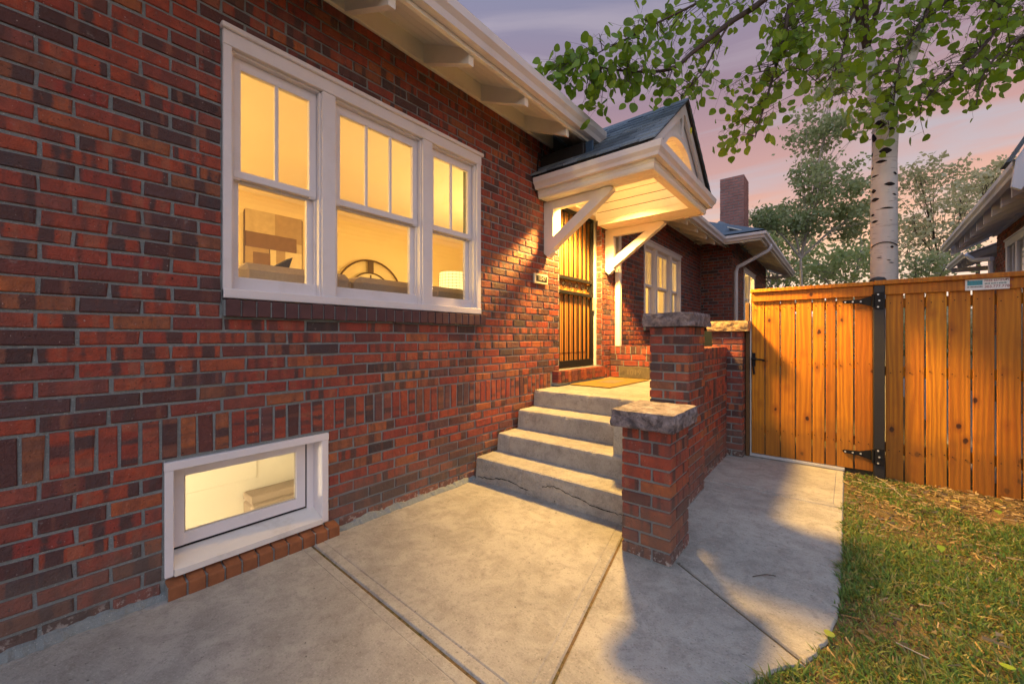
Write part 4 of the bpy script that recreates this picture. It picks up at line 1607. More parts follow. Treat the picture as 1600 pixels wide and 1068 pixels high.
pier('brick_pier', 'short red brick pier with thick grey cap stone at the foot of the steps', 1.520, 1.797, 2.200, 2.530, .735, (.733, .828), (1.478, 1.828, 2.150, 2.575), STONE, '')
pier('brick_pier', 'tall red brick pier with rough grey cap stone beside the landing', 1.341, 1.637, 3.120, 3.550, 1.325, (1.325, 1.428), (1.302, 1.668, 3.085, 3.60), STONE, '')
pier('brick_pier', 'brick pier with tan sandstone cap beside the wooden gate latch', 1.430, 1.722, 4.700, 4.985, 1.305, (1.305, 1.412), (1.393, 1.772, 4.665, 5.02), SAND, '')
# cheek wall of brick between the two piers
cw = thing('cheek_wall', 'low brick wall between the short pier and the tall pier', 'brick wall', (1.5, 2.83, 0))
MB().box(1.45, 1.582, 2.535, 3.118, -.02, .64).build('mortar_core', MORTAR, cw)
emit_bricks(lay_courses(2.535, 3.118, -.02, .64, [], 2.5), ((1.59, 0), PI / 2), cw, 30)
# parapet
par = thing('parapet_wall', 'low red brick porch wall between the tall pier and the gate pier', 'brick wall', (1.49, 4.2, 0))
PXO, PXI, PZT = 1.575, 1.40, 1.145
MB().box(PXI + .009, PXO - .009, 3.552, 5.20, -.05, PZT - .012).build('mortar_core', MORTAR, par)
prow = lay_courses(3.552, 4.70, -.05, .652, [], 3.6) + lay_soldiers(3.552, 4.70, .652, .851) + lay_courses(3.552, 4.70, .851, 1.035, [], 3.66, .092)
prow = lay_courses(3.552, 4.70, -.05, .652, [], 3.6, .0702) + lay_soldiers(3.552, 4.70, .652, .851) + lay_courses(3.552, 4.70, .851, 1.040, [], 3.66, .063) + lay_courses(4.986, 5.2, -.05, 1.04, [], 5.0)
emit_bricks(prow, ((PXO, 0), PI / 2), par, 250)
emit_bricks([(-b, -a, c, d, k) for a, b, c, d, k in lay_courses(3.552, 5.2, .69, 1.04, [], 3.6)], ((PXI, 0), -PI / 2), par, 0)
cop = MB().box(PXI + .006, PXO - .006, 3.553, 4.7, 1.04, PZT - .010)
copo = cop.build('coping', MORTAR, par)
n = 16
for i in range(n):
    a = 3.555 + (4.698 - 3.555) * i / n
    b = 3.555 + (4.698 - 3.555) * (i + 1) / n
    MB().box(PXI + random.uniform(-.002, .002), PXO + .004 + random.uniform(-.002, .002), a + .005, b - .005, 1.043, PZT + random.uniform(-.003, .003), .004).build('brick', BRV, copo)
# far end wall of the porch
fw = thing('porch_end_wall', 'low lit brick wall closing the far end of the porch', 'brick wall', (.7, 5.28, 0))
FY = 5.205
MB().box(.012, PXI + .0, FY + .009, FY + .16, -.05, 1.112).build('mortar_core', MORTAR, fw)
STN = (.14, .60, .705, .846)
frow = lay_courses(.01, 1.40, .690, 1.012, [STN], .0, .0805)
emit_bricks(frow, ((0, FY), 0), fw, 60)
n = 19
cpo = MB().box(.014, 1.40, FY + .006, FY + .16, 1.012, 1.116).build('coping', MORTAR, fw)
for i in range(n):
    a, b = .012 + 1.388 * i / n, .012 + 1.388 * (i + 1) / n
    MB().box(a + .005, b - .005, FY - .004 + random.uniform(-.002, .002), FY + .165, 1.017, 1.124 + random.uniform(-.002, .002), .004).build('brick', BRV, cpo)
adr = MB().box(STN[0] + .004, STN[1], FY - .004, FY + .03, STN[2] - .012, STN[3], .004).build('address_stone', SLATE, fw)


def text(body, name, size, loc, rot, mat, parent, ext=.0012, align='LEFT', xs=1.0):
    cu_ = bpy.data.curves.new(name, 'FONT')
    cu_.body = body
    cu_.size = size
    cu_.extrude = ext
    cu_.align_x = align
    cu_.align_y = 'CENTER'
    cu_.resolution_u = 3
    ob = bpy.data.objects.new(name, cu_)
    me = bpy.data.meshes.new_from_object(ob)
    bpy.data.objects.remove(ob)
    me.materials.append(mat)
    o = link(name, me, parent)
    o.location = loc
    o.rotation_euler = rot
    o.scale = (xs, 1, 1)
    return o


text('1019', 'lettering', .105, (.245, FY - .0055, .768), (PI / 2, 0, 0), simple('worn_numeral', (.235, .185, .11), .8, .2), adr)

# plaque by the door
pq = thing('number_plaque', 'small house number plaque on the bricks left of the door', 'plaque', (.02, 3.51, 1.87))
MB().box(.003, .030, 3.385, 3.635, 1.810, 1.915, .006).build('frame', BRASS, pq)
MB().box(.0300, .0335, 3.415, 3.612, 1.835, 1.895, .001).build('panel', BLACK, pq)
text('1047', 'numerals', .062, (.035, 3.5135, 1.865), (PI / 2, 0, PI / 2), BRASS, pq, .001, 'CENTER', 1.15)

# bin behind the parapet
tb_ = thing('trash_bin', 'dark wheeled trash bin standing behind the tall pier', 'trash bin', (1.12, 6.0, 0))
bb = MB()
bb.prism([(5.72, .06), (6.28, .06), (6.36, 1.34), (5.64, 1.34)], 'x', .86, 1.40)
bb.build('body', BIN, tb_)
MB().box(.82, 1.44, 5.60, 6.42, 1.34, 1.42, .03).build('lid', BIN, tb_)
for yv in (5.78, 6.22):
    MB().tube([(.84, yv, .09), (.90, yv, .09)], .09, 12).build('wheel', BLACK, tb_)
MB().tube([(.82, 5.75, 1.30), (.78, 5.75, 1.30), (.78, 6.25, 1.30), (.82, 6.25, 1.30)], .014, 6).build('handle', BIN, tb_)

# ------------------------------------------------------------------ gate and fence
FYB = 4.84          # face of the boards


def board(x0, x1, z0, z1, parent, y=FYB, t=.019):
    jy = random.uniform(-.003, .003)
    mb = MB().box(x0 + .0015, x1 - .0015, y + jy, y + jy + t, z0, z1, .003)
    lean = random.uniform(-.0015, .0015)
    mb.v = [(x + lean * (z - .8), yv + random.uniform(-.0008, .0008), z) for x, yv, z in mb.v]
    mb.build('board', CEDAR, parent)


def atx(px): return onY(px, 600, FYB).x


gate = thing('wooden_gate', 'orange stained cedar gate hung beside the brick porch', 'gate', (2.25, 4.85, 0))
gx = [atx(p) for p in (1174.5, 1195, 1219, 1243, 1269, 1289.5, 1306.6, 1334.5, 1365.0)]
gapw = [.003, .003, .004, .003, .004, .003, .0045, .003]
for i in range(8):
    board(gx[i] + (gapw[i - 1] if i else 0), gx[i + 1] - gapw[i], .035 + random.uniform(-.004, .004), 1.655, gate)
MB().box(gx[0], gx[-1] - .004, FYB - .022, FYB - .003, 1.610, 1.702, .003).build('trim_board', CEDAR, gate)
MB().box(gx[0] - .006, gx[-1] + .004, FYB - .045, FYB + .075, 1.703, 1.738, .004).build('cap_rail', CEDAR, gate)
for z in (.25, .95, 1.5):
    MB().box(gx[0] + .02, gx[-1] - .02, FYB + .020, FYB + .058, z, z + .085, .003).build('rail', CEDAR, gate)
MB().box(gx[0] - .016, gx[0] - .004, FYB - .002, FYB + .03, .012, 1.70, .002).box(gx[0] - .016, gx[-1] - .2, FYB - .012, FYB + .03, .004, .030, .002).build('steel_frame', STEEL, gate)
def nails(xs, parent, zs):
    mb = MB()
    for a, b_ in zip(xs[:-1], xs[1:]):
        for z in zs:
            for t in (.22, .78):
                x = a + (b_ - a) * (t + random.uniform(-.06, .06))
                zz = z + random.uniform(-.015, .015)
                mb.tube([(x, FYB + .002, zz), (x, FYB - .0035, zz)], .0042, 6)
    o = mb.build('nail', BLACK, parent, fix=False)
    o['kind'] = 'stuff'


nails(gx, gate, (.29, .99, 1.54))
# latch
MB().box(gx[0] + .005, gx[0] + .035, FYB - .012, FYB - .002, .94, 1.08, .002).box(gx[0] + .002, gx[0] + .05, FYB - .05, FYB - .012, 1.005, 1.03, .004).build('latch', BLACK, gate)
MB().tube([(gx[0] + .02, FYB - .045, 1.018), (gx[0] + .105, FYB - .045, 1.012), (gx[0] + .118, FYB - .035, 1.0)], .009, 8).build('latch_handle', BLACK, gate)
MB().tube([(gx[0] + .02, FYB - .03, 1.0), (gx[0] + .022, FYB - .045, .93), (gx[0] + .028, FYB - .04, .86)], .010, 6).build('thumb_lever', BLACK, gate)

fence = thing('wooden_fence', 'orange stained cedar fence of knotty boards along the lawn', 'fence', (3.5, 4.85, 0))
fx = [atx(p) for p in (1383.5, 1413.4, 1446.4, 1481.5, 1519, 1556.5, 1597.6)]
while fx[-1] < 6.6: fx.append(fx[-1] + random.choice((.14, .155, .165)))
for i in range(len(fx) - 1):
    gp_ = random.choice((.0035, .005, .006))
    board(fx[i] + (.002 if i else 0), fx[i + 1] - gp_, -.02 + random.uniform(-.008, .008), 1.66, fence)
MB().box(fx[0] - .012, 4.42, FYB - .022, FYB - .003, 1.617, 1.703, .003).build('trim_board', CEDAR, fence)
MB().box(4.423, fx[-1], FYB - .022, FYB - .003, 1.617, 1.703, .003).build('trim_board', CEDAR, fence)
MB().box(fx[0] - .075, fx[-1], FYB - .050, FYB + .085, 1.704, 1.744, .004).build('cap_rail', CEDAR, fence)
for z in (.22, .90, 1.5):
    MB().box(fx[0] + .0, fx[-1], FYB + .024, FYB + .062, z, z + .085, .003).build('rail', CEDAR, fence)
PX0, PX1 = 2.728, 2.804
MB().box(PX0, PX1, FYB - .045, FYB + .04, -.06, 1.7015, .004).build('post', POSTB, fence)
MB().lathe(((PX0 + PX1) / 2, FYB + .11, 1.66), [(.06, 0), (.06, .10), (.045, .125), (0, .135)], 14).build('post', POSTB, fence, smooth=True)
for xx in (4.9, 6.5):
    MB().box(xx, xx + .076, FYB + .064, FYB + .14, -.05, 1.70, .004).build('post', POSTB, fence)
nails(fx[:14], fence, (.26, .94, 1.54))
# hinges (they swing with the gate)
for zc in (1.565, .185):
    m = MB()
    x0h = PX0 - .215
    m.prism([(x0h, zc + .004), (x0h + .012, zc - .012), (x0h + .12, zc - .020), (PX0 - .05, zc - .034), (PX0 - .012, zc - .046),
             (PX0 - .012, zc + .046), (PX0 - .05, zc + .034), (x0h + .12, zc + .020), (x0h + .012, zc + .016)], 'y', FYB - .030 if zc > 1 else FYB - .010, FYB - .023 if zc > 1 else FYB - .003)
    m.box(PX0 + .008, PX1 - .006, FYB - .052, FYB - .046, zc - .075, zc + .075, .003)
    m.tube([(PX0 - .002, FYB - .045, zc - .06), (PX0 - .002, FYB - .045, zc + .06)], .010, 8)
    h = m.build('hinge', BLACK, gate)
    for bx_ in (x0h + .022, x0h + .075, x0h + .13):
        yb0 = FYB - .030 if zc > 1 else FYB - .010
        MB().tube([(bx_, yb0, zc), (bx_, yb0 - .006, zc)], .0075, 7).build('bolt', STEEL, h)
    for bz in (-.055, 0, .055):
        MB().tube([(PX0 + .03 + .008 * (bz == 0), FYB - .052, zc + bz), (PX0 + .03 + .008 * (bz == 0), FYB - .058, zc + bz)], .0075, 7).build('bolt', STEEL, h)
# wooden stop post between pier and gate
sp_ = MB().box(1.726, gx[0] - .02, FYB - .01, FYB + .08, -.03, 1.60, .004).build('gate_post', simple('dark_old_wood', (.13, .075, .035), .8, .2, .3, 20, 0, .4))
tag(sp_, 'narrow dark wooden post between the sandstone-capped pier and the gate', 'post')
# fence company sign
q0, q1 = onY(1508, 446, FYB - .03), onY(1578, 445, FYB - .03)
sx0, sx1 = q0.x, q1.x
sz1, sz0 = onY(1508, 437, FYB - .03).z, onY(1508, 454, FYB - .03).z
sg = thing('fence_sign', 'small white sign with cyan block and red phone number on the fence top', 'sign', ((sx0 + sx1) / 2, FYB - .025, sz0))
MB().box(sx0, sx1, FYB - .030, FYB - .0235, sz0, sz1, .0015).build('panel', SIGNW, sg)
sw_, shh = sx1 - sx0, sz1 - sz0
ys_ = FYB - .0315
MB().box(sx0 + .05 * sw_, sx0 + .40 * sw_, ys_ + .0002, ys_ + .0012, sz0 + .44 * shh, sz0 + .86 * shh).build('cyan_block', SIGNC, sg)
pk = MB()
for i in range(11):
    xa = sx0 + (.06 + .031 * i) * sw_
    pk.box(xa, xa + .013 * sw_, ys_ - .0008, ys_ + .0002, sz0 + .48 * shh, sz0 + (.80 if i % 2 else .84) * shh)
pk.build('picket_emblem', SIGNG, sg)
def smudge(x0, x1, zc, h, mat, seed, nm):
    rr = random.Random(seed)
    mb = MB(); x = x0
    while x < x1 - .004:
        w_ = rr.uniform(.004, .008)
        mb.box(x, x + w_ * .75, ys_ - .0004, ys_ + .0012, zc - h / 2, zc + h / 2 * rr.uniform(.6, 1))
        x += w_ + (.004 if rr.random() < .15 else .001)
    mb.build(nm, mat, sg)
smudge(sx0 + .05 * sw_, sx0 + .40 * sw_, sz0 + .30 * shh, .011, SIGNK, 3, 'small_print')
smudge(sx0 + .45 * sw_, sx0 + .94 * sw_, sz0 + .55 * shh, .011, SIGNG, 5, 'small_print')
text('FREE ESTIMATES', 'lettering', .024, (sx0 + .44 * sw_, ys_, sz0 + .80 * shh), (PI / 2, 0, 0), SIGNR, sg, .0006, 'LEFT', .86)
text('303.777.7780', 'lettering', .030, (sx0 + .44 * sw_, ys_, sz0 + .26 * shh), (PI / 2, 0, 0), SIGNR, sg, .0006, 'LEFT', .86)
MB().tube([(sx0 + .015, ys_ + .002, sz1 - .012), (sx0 + .015, ys_ - .003, sz1 - .012)], .004, 6).tube([(sx1 - .015, ys_ + .002, sz1 - .012), (sx1 - .015, ys_ - .003, sz1 - .012)], .004, 6).build('screw', BLACK, sg)

# ------------------------------------------------------------------ neighbouring house
NB = thing('neighbour_house', 'dark brick neighbouring house with grey white eaves beyond the fence', 'house', (4.9, 9, 0))
na_ = -math.atan(.22 / 6.09)


def nloc(x, yv): return (4.06 + x * math.cos(na_) - yv * math.sin(na_), 7.27 + x * math.sin(na_) + yv * math.cos(na_))


def nbuild(mb, name, mat, parent=None):
    mb.v = [(*nloc(x, yv), z) for x, yv, z in mb.v]
    return mb.build(name, mat, parent or NB)


NW = paint_mat('greyed_white_paint', (.66, .72, .86), .06)
nm_ = MB().box(.70, .85, -4.0, 5.2, -.05, 3.48)
nm_.box(1.25, 1.4, 5.2, 9.0, -.05, 3.3)
nm_.box(.70, 6, 5.15, 5.2, -.05, 3.4)
nbuild(nm_, 'wall', MORTAR)
nfrm = lambda rows_: rows_
for (a0, a1, xx, ops) in ((-1.5, 5.2, .69, [(2.2, 4.35, 1.2, 3.0)]), (5.2, 9.0, 1.24, [])):
    rws = lay_courses(a0, a1, 1.3, 3.45, ops, 0.0)
    ox, oy = nloc(xx, 0)
    emit_bricks([(-b, -a, c, d, k) for a, b, c, d, k in rws], ((ox, oy), -PI / 2 + na_), NB, 0)
nwn = MB()
nwn.box(.66, .72, 2.2, 2.32, 1.2, 3.0, .004).box(.66, .72, 2.85, 2.95, 1.2, 3.0, .004).box(.66, .72, 3.6, 3.7, 1.2, 3.0, .004).box(.66, .72, 4.23, 4.35, 1.2, 3.0, .004)
nwn.box(.655, .72, 2.18, 4.37, 2.90, 3.02, .004).box(.64, .72, 2.16, 4.39, 3.02, 3.05, .004)
nwo = nbuild(nwn, 'window', NW)
for a, b in ((2.32, 2.85), (2.95, 3.6), (3.7, 4.23)):
    nbuild(MB().box(.690, .694, a, b, 1.2, 2.9), 'pane', GLASS, nwo)
    nbuild(MB().box(.675, .70, a, b, 2.05, 2.10, .002).box(.675, .70, (a + b) / 2 - .012, (a + b) / 2 + .012, 2.1, 2.9, .002), 'muntin', NW, nwo)
    nbuild(MB().box(.70, .703, a, b, 1.2, 2.9), 'curtain', simple('pale_curtain', (.42, .38, .34), .9, .1, .2, 20), nwo)
ngp = [(0, 3.19), (-.045, 3.19), (-.058, 3.225), (-.088, 3.25), (-.092, 3.305), (-.084, 3.305), (-.074, 3.26), (-.05, 3.235), (-.04, 3.198), (-.008, 3.198), (-.008, 3.29), (0, 3.29)]
nbuild(MB().prism([(.085 + a, z) for a, z in ngp], 'y', 0, 6.1), 'gutter', NW)
nbuild(MB().box(.088, .112, 0.0, 6.1, 3.195, 3.285, .002), 'fascia', NW)
nbuild(MB().prism([(.1, 3.27), (.70, 3.56), (.70, 3.585), (.1, 3.295)], 'y', 0, 6.1), 'eave_board', NW)
nbuild(MB().box(.64, .70, .0, 5.2, 3.28, 3.52), 'frieze_board', NW)
for i in range(11):
    yv = .35 + i * .55
    nbuild(MB().prism([(.135, 3.06), (.69, 3.33), (.69, 3.54), (.135, 3.275)], 'y', yv - .025, yv + .025), 'rafter', NW)
nbuild(MB().prism([(.05, 3.29), (3.6, 5.15), (3.6, 5.2), (.05, 3.335)], 'y', .0, 6.15), 'roof', SHING)
# steep gable wing over the near end
nbuild(MB().prism([(-.05, 2.95), (.02, 2.90), (1.55, 6.0), (1.40, 6.0), (-.02, 3.25)], 'y', -.16, -.10), 'barge_board', NW)
nbuild(MB().prism([(.06, 3.02), (1.5, 5.8), (2.9, 3.02)], 'y', -.10, -.04), 'gable_board', NW)
nbuild(MB().prism([(-.06, 3.22), (1.42, 6.1), (1.42, 6.16), (-.10, 3.22)], 'y', -.22, .06), 'roof', SHING)
# lower rear wing
nbuild(MB().prism([(.45 + a, z - .12) for a, z in ngp], 'y', 6.3, 8.8), 'gutter', NW)
nbuild(MB().prism([(.46, 3.13), (1.25, 3.45), (1.25, 3.475), (.46, 3.155)], 'y', 6.2, 8.8), 'eave_board', NW)
nbuild(MB().box(.46, 1.24, 8.76, 8.8, 3.0, 3.12), 'soffit_panel', NW)
for i in range(4):
    yv = 6.4 + i * .6
    nbuild(MB().prism([(.52, 3.0), (1.24, 3.28), (1.24, 3.42), (.50, 3.13)], 'y', yv - .025, yv + .025), 'rafter', NW)
dsp = [(.43, 6.2, 3.06), (.50, 6.0, 2.93), (.66, 5.4, 2.86), (.63, 5.27, 2.80), (.63, 5.27, .0)]
nbuild(MB().tube(dsp, .045, 8), 'downspout', NW)

tag(slab([(3.45, 5.3), (4.70, 5.3), (4.95, 17), (3.6, 17)], .0, .1, band=False).build('bounce_slab', CONC), kind='structure')  # unseen pale slab, added to bounce light up under the neighbour's eaves
# ------------------------------------------------------------------ trees


def leaf_verts(L, Wd, curl, kind=0):
    """ovate leaf with a pointed tip, base at the origin, hanging along -z, facing -y; 10 triangles"""
    prof = [(0.04, .26), (.17, .46), (.40, .52), (.65, .41), (.86, .19)]
    vs = [(0, 0, 0)]
    for t, h in prof:
        cz = -L * t
        vs.append((-Wd * h, curl * Wd * .25 - .12 * L * t * t, cz))
        vs.append((Wd * h, curl * Wd * .25 - .12 * L * t * t, cz))
    vs.append((0, -.16 * L, -L))
    fs = [(0, 2, 1)]
    for i in range(4):
        a = 1 + 2 * i
        fs += [(a, a + 1, a + 3, a + 2)]
    fs.append((9, 10, 11))
    return vs, fs


def rot3(rx, ry, rz): return Matrix.Rotation(rz, 3, 'Z') @ Matrix.Rotation(ry, 3, 'Y') @ Matrix.Rotation(rx, 3, 'X')


asp = thing('aspen_tree', 'aspen tree with pale scarred trunk just behind the fence, leafy boughs overhead', 'tree', (2.87, 6.0, 0))
tk0 = atF(1381, 436, 4.41)
TX, TY = tk0.x, tk0.y
tp = [(TX, TY, -.1), (TX, TY, 1.0), (TX + .005, TY, 2.2), (TX + .0, TY, 3.0), (TX + .03, TY + .02, 3.62)]
trk = MB()
dense, rads = [], []
for i in range(40):
    t = i / 39
    z = -.1 + 3.75 * t
    wob = noise.noise(Vector((0, 0, z * 1.3))) * .014
    dense.append((TX + wob + .03 * max(0, t - .75), TY + wob, z))
    rads.append(.128 - .022 * t + .006 * noise.noise(Vector((3, 0, z * 3))) + (.03 if t < .08 else 0))
trk.tube(dense, rads, 20)
trk.build('trunk', BIRCH, asp, smooth=True)
# eye-shaped branch scars on the trunk, on the side towards the lawn
to_cam = (CAM - Vector((TX, TY, 1.24))).normalized()
side = Vector((-to_cam.y, to_cam.x, 0)).normalized() * -1


def scar(px, py, w, h, tilt=0.0):
    z = 1.24 + (527 - py) / 626 * 4.41
    off = (px - 1381) / 21.5
    ang = math.asin(max(-.93, min(.93, off)))
    i = min(39, max(0, int((z + .1) / 3.75 * 39)))
    r = rads[i] + .0015
    c = Vector((dense[i][0], dense[i][1], z))
    mb = MB()
    nA = 14
    ring = []
    for k in range(nA):
        a = 2 * PI * k / nA
        uu = w / 2 * math.cos(a); vv = h / 2 * math.sin(a) * (1 - .55 * abs(math.cos(a))) + tilt * uu
        A = ang + uu / r
        dr = to_cam * math.cos(A) + side * math.sin(A)
        ring.append(c + dr * (r + .001) + Vector((0, 0, vv)))
    dr = to_cam * math.cos(ang) + side * math.sin(ang)
    ctr = c + dr * (r + .006)
    mb.add([ctr] + ring, [(0, k + 1, (k + 1) % nA + 1) for k in range(nA)])
    mb.build('scar', SCAR, asp)


for px, py, w, h, tl_ in ((1379, 241, .11, .075, .1), (1386, 256, .10, .035, .1), (1396, 276, .09, .022, 0), (1372, 293, .10, .045, .08), (1397, 299, .06, .05, .1),
                          (1395, 313, .09, .045, 0), (1376, 329, .12, .020, .05), (1398, 336, .05, .03, 0), (1395, 347, .07, .03, 0), (1364, 277, .05, .03, .4), (1365, 309, .05, .02, .2),
                          (1390, 198, .12, .10, .3), (1370, 210, .06, .06, .3), (1399, 215, .08, .10, .6), (1402, 240, .03, .05, 0), (1366, 190, .06, .08, .2),
                          (1388, 404, .05, .010, .1), (1374, 409, .04, .010, .05), (1370, 413, .05, .010, .1), (1369, 389, .035, .03, 0), (1400, 262, .03, .03, 0)):
    scar(px, py, w * 1.0, h * 1.05, tl_)
arc = MB()
zz0 = 1.24 + (527 - 386) / 626 * 4.41
arc.tube([Vector((TX, TY, zz0 + .035 * math.cos(a * 1.5))) + (to_cam * math.cos(a) + side * math.sin(a)) * .1185 for a in np.linspace(-1.1, 1.1, 14)], .005, 5)
arc.build('scar', SCAR, asp)

fork = Vector(dense[-1])
limbs = []


def curve_pts(ctrl, n=14):
    ctrl = [Vector(c) for c in ctrl]
    out = []
    for i in range(len(ctrl) - 1):
        p0 = ctrl[max(i - 1, 0)]; p1 = ctrl[i]; p2 = ctrl[i + 1]; p3 = ctrl[min(i + 2, len(ctrl) - 1)]
        for t in np.linspace(0, 1, n)[:-1]:
            out.append(.5 * ((2 * p1) + (-p0 + p2) * t + (2 * p0 - 5 * p1 + 4 * p2 - p3) * t * t + (-p0 + 3 * p1 - 3 * p2 + p3) * t ** 3))
    out.append(ctrl[-1])
    return out


def limb(ctrl, r0, r1, mat=BARK):
    pts = curve_pts(ctrl, 10)
    rs = [r0 + (r1 - r0) * i / (len(pts) - 1) for i in range(len(pts))]
    MB().tube(pts, rs, 7).build('limb', mat, asp, smooth=True)
    limbs.append(pts)


up1 = fork + Vector((-.14, .35, 1.0)); up2 = fork + Vector((.35, .2, 1.1))
limb([fork, fork + Vector((-.08, .12, .35)), up1, up1 + Vector((-.3, .8, 1.6)), up1 + Vector((-.4, 1.2, 3.0))], .085, .015, BIRCH)
limb([fork, fork + Vector((.14, .06, .4)), up2, up2 + Vector((.5, .3, 1.5)), up2 + Vector((.6, .4, 2.8))], .080, .015, BIRCH)
# boughs reaching towards the house and the lawn (control points set along sight lines at their distances)
limb([up1, atF(1330, -120, 4.3), atF(1200, -5, 4.0), atF(1140, 36, 3.9), atF(1085, 80, 3.8), atF(1050, 107, 3.75), atF(990, 112, 3.7), atF(905, 100, 3.65)], .04, .006)
limb([atF(1140, 36, 3.9), atF(1120, 70, 3.85), atF(1100, 110, 3.8), atF(1065, 150, 3.75)], .012, .004)
limb([up1, atF(1300, -90, 4.3), atF(1240, -5, 4.1), atF(1225, 60, 4.0), atF(1205, 130, 3.9), atF(1190, 180, 3.9), atF(1180, 215, 3.85)], .03, .004)
limb([up2, atF(1460, -60, 4.4), atF(1448, 20, 4.2), atF(1410, 85, 4.1), atF(1400, 130, 4.1), atF(1395, 175, 4.1)], .03, .004)
limb([up2, atF(1520, -90, 4.5), atF(1560, 20, 4.2), atF(1520, 90, 4.1), atF(1460, 140, 4.0), atF(1440, 165, 4.0)], .035, .004)
limb([up2, atF(1600, -60, 4.4), atF(1640, 40, 4.2), atF(1590, 60, 4.0), atF(1540, 110, 3.9), atF(1525, 165, 3.9)], .03, .004)
limb([up1, atF(1380, -40, 4.4), atF(1330, 30, 4.3), atF(1315, 90, 4.2), atF(1290, 130, 4.2)], .03, .004)
limb([atF(1200, -5, 4.0), atF(1130, -10, 3.8), atF(1060, 20, 3.7), atF(1000, 50, 3.6), atF(930, 85, 3.6)], .016, .004)
limb([atF(1205, 130, 3.9), atF(1235, 108, 3.9), atF(1260, 115, 3.9), atF(1300, 150, 3.95)], .008, .003)
allp = [p for l in limbs[2:] for p in l]
# outline of the leafy region, as seen: (px, top, bottom)
outl = [(852, 98, 118), (880, 75, 140), (905, 62, 165), (935, 52, 185), (965, 42, 195), (985, 36, 150), (1010, 22, 145), (1040, 5, 165), (1075, -20, 168), (1105, -30, 165),
        (1125, -40, 235), (1140, -40, 250), (1165, -40, 225), (1190, -40, 190), (1215, -40, 170), (1250, -40, 150), (1290, -40, 142), (1325, -40, 148), (1345, -40, 190), (1370, -40, 195),
        (1405, -40, 185), (1430, -40, 155), (1460, -40, 168), (1490, -40, 160), (1520, -40, 165), (1545, -40, 140), (1580, -40, 130), (1640, -40, 115)]
ox = np.array([o[0] for o in outl]); ot = np.array([o[1] for o in outl]); ob = np.array([o[2] for o in outl])
twig = MB()
leafs = []
gap = lambda px, py: noise.noise(Vector((px * .013, py * .019, 3.3)))
tries = 0
tips = [(random.gauss(1385, 32), random.gauss(165, 22), random.uniform(3.9, 4.35)) for _ in range(26)]
while len(tips) < 820 and tries < 9000:
    tries += 1
    px = random.uniform(850, 1640) if random.random() < .62 else random.uniform(1180, 1640)
    t_, b_ = np.interp(px, ox, ot), np.interp(px, ox, ob)
    py = t_ + (b_ - t_) * random.random() ** .85
    if gap(px, py) < -.16 and random.random() < .85: continue
    F = 3.55 + 1.0 * random.random() + (.25 if px > 1350 else 0)
    if px < 1010: F = random.uniform(3.45, 3.85)
    tips.append((px, py, F))
for px, py, F in tips:
    tip = atF(px, py, F)
    near = min(allp, key=lambda q: (q - tip).length + max(0, (tip.z - q.z)) * .6)
    root = near
    if (root - tip).length > .75:
        root = tip + (root - tip).normalized() * .7
    midp = (root + tip) / 2 + Vector((random.uniform(-.06, .06), random.uniform(-.06, .06), random.uniform(.0, .08)))
    pts = curve_pts([root, midp, tip], 5)
    twig.tube(pts, [.004, .0037, .0034, .003, .0027, .0024, .002, .0018, .0015][:len(pts)], 4, False)
    nl = random.randint(6, 9)
    for k in range(nl):
        t = .30 + .70 * k / (nl - 1)
        base = pts[min(len(pts) - 1, int(t * (len(pts) - 1) + .5))]
        off = Vector((random.gauss(0, .07), random.gauss(0, .07), random.gauss(-.03, .07)))
        leafs.append((base, base + off))
kept, grid = [], {}
random.shuffle(leafs)
for b0, b1 in leafs:
    d = b1 - CAM
    F = -d.x * sY + d.y * cY
    u, v = 626 * (d.x * cY + d.y * sY) / F, 626 * d.z / F
    key = (int(u // 14), int(v // 14))
    close = any((u - a) ** 2 + (v - b_) ** 2 < 9.0 ** 2 for i_ in (-1, 0, 1) for j_ in (-1, 0, 1) for a, b_ in grid.get((key[0] + i_, key[1] + j_), ()))
    if close and random.random() < .78: continue
    grid.setdefault(key, []).append((u, v))
    kept.append((b0, b1))
leafs = kept
for b0, b1 in leafs:
    twig.tube([b0, b1], [.0012, .0009], 3, False)
twig.build('twig', BARK, asp, fix=False)['kind'] = 'stuff'
variants = []
for i in range(8):
    vs, fs = leaf_verts(random.uniform(.074, .092), random.uniform(.066, .082), random.uniform(-.5, .6))
    variants.append((MB().add(vs, fs).mesh('leaf', LEAF1, True, False), vs, fs))
order = []
for b0, p in leafs:
    d = p - CAM
    F = -d.x * sY + d.y * cY
    u, v = 626 * (d.x * cY + d.y * sY) / F, 626 * d.z / F
    vis = abs(u) < 790 and v < 525
    order.append((-1 / F if vis else 0, p))
order.sort(key=lambda t: t[0] + random.uniform(-.02, .02))
mass = MB()
for i, (k, p) in enumerate(order):
    R = (random.gauss(.15, .45), random.gauss(0, .6), (YAW + random.gauss(0, .75)) if random.random() < .75 else random.uniform(0, 2 * PI))
    s = random.choice((.62, .8, .9, 1.0, 1.0, 1.1, 1.18))
    me, vs, fs = random.choice(variants)
    if i < 300 and k < 0:
        o = link('leaf', me, asp)
        o.location = p; o.rotation_euler = R; o.scale = (s, s, s)
    else:
        M3 = rot3(*R)
        mass.add([tuple(p + M3 @ (Vector(q) * s)) for q in vs], fs)
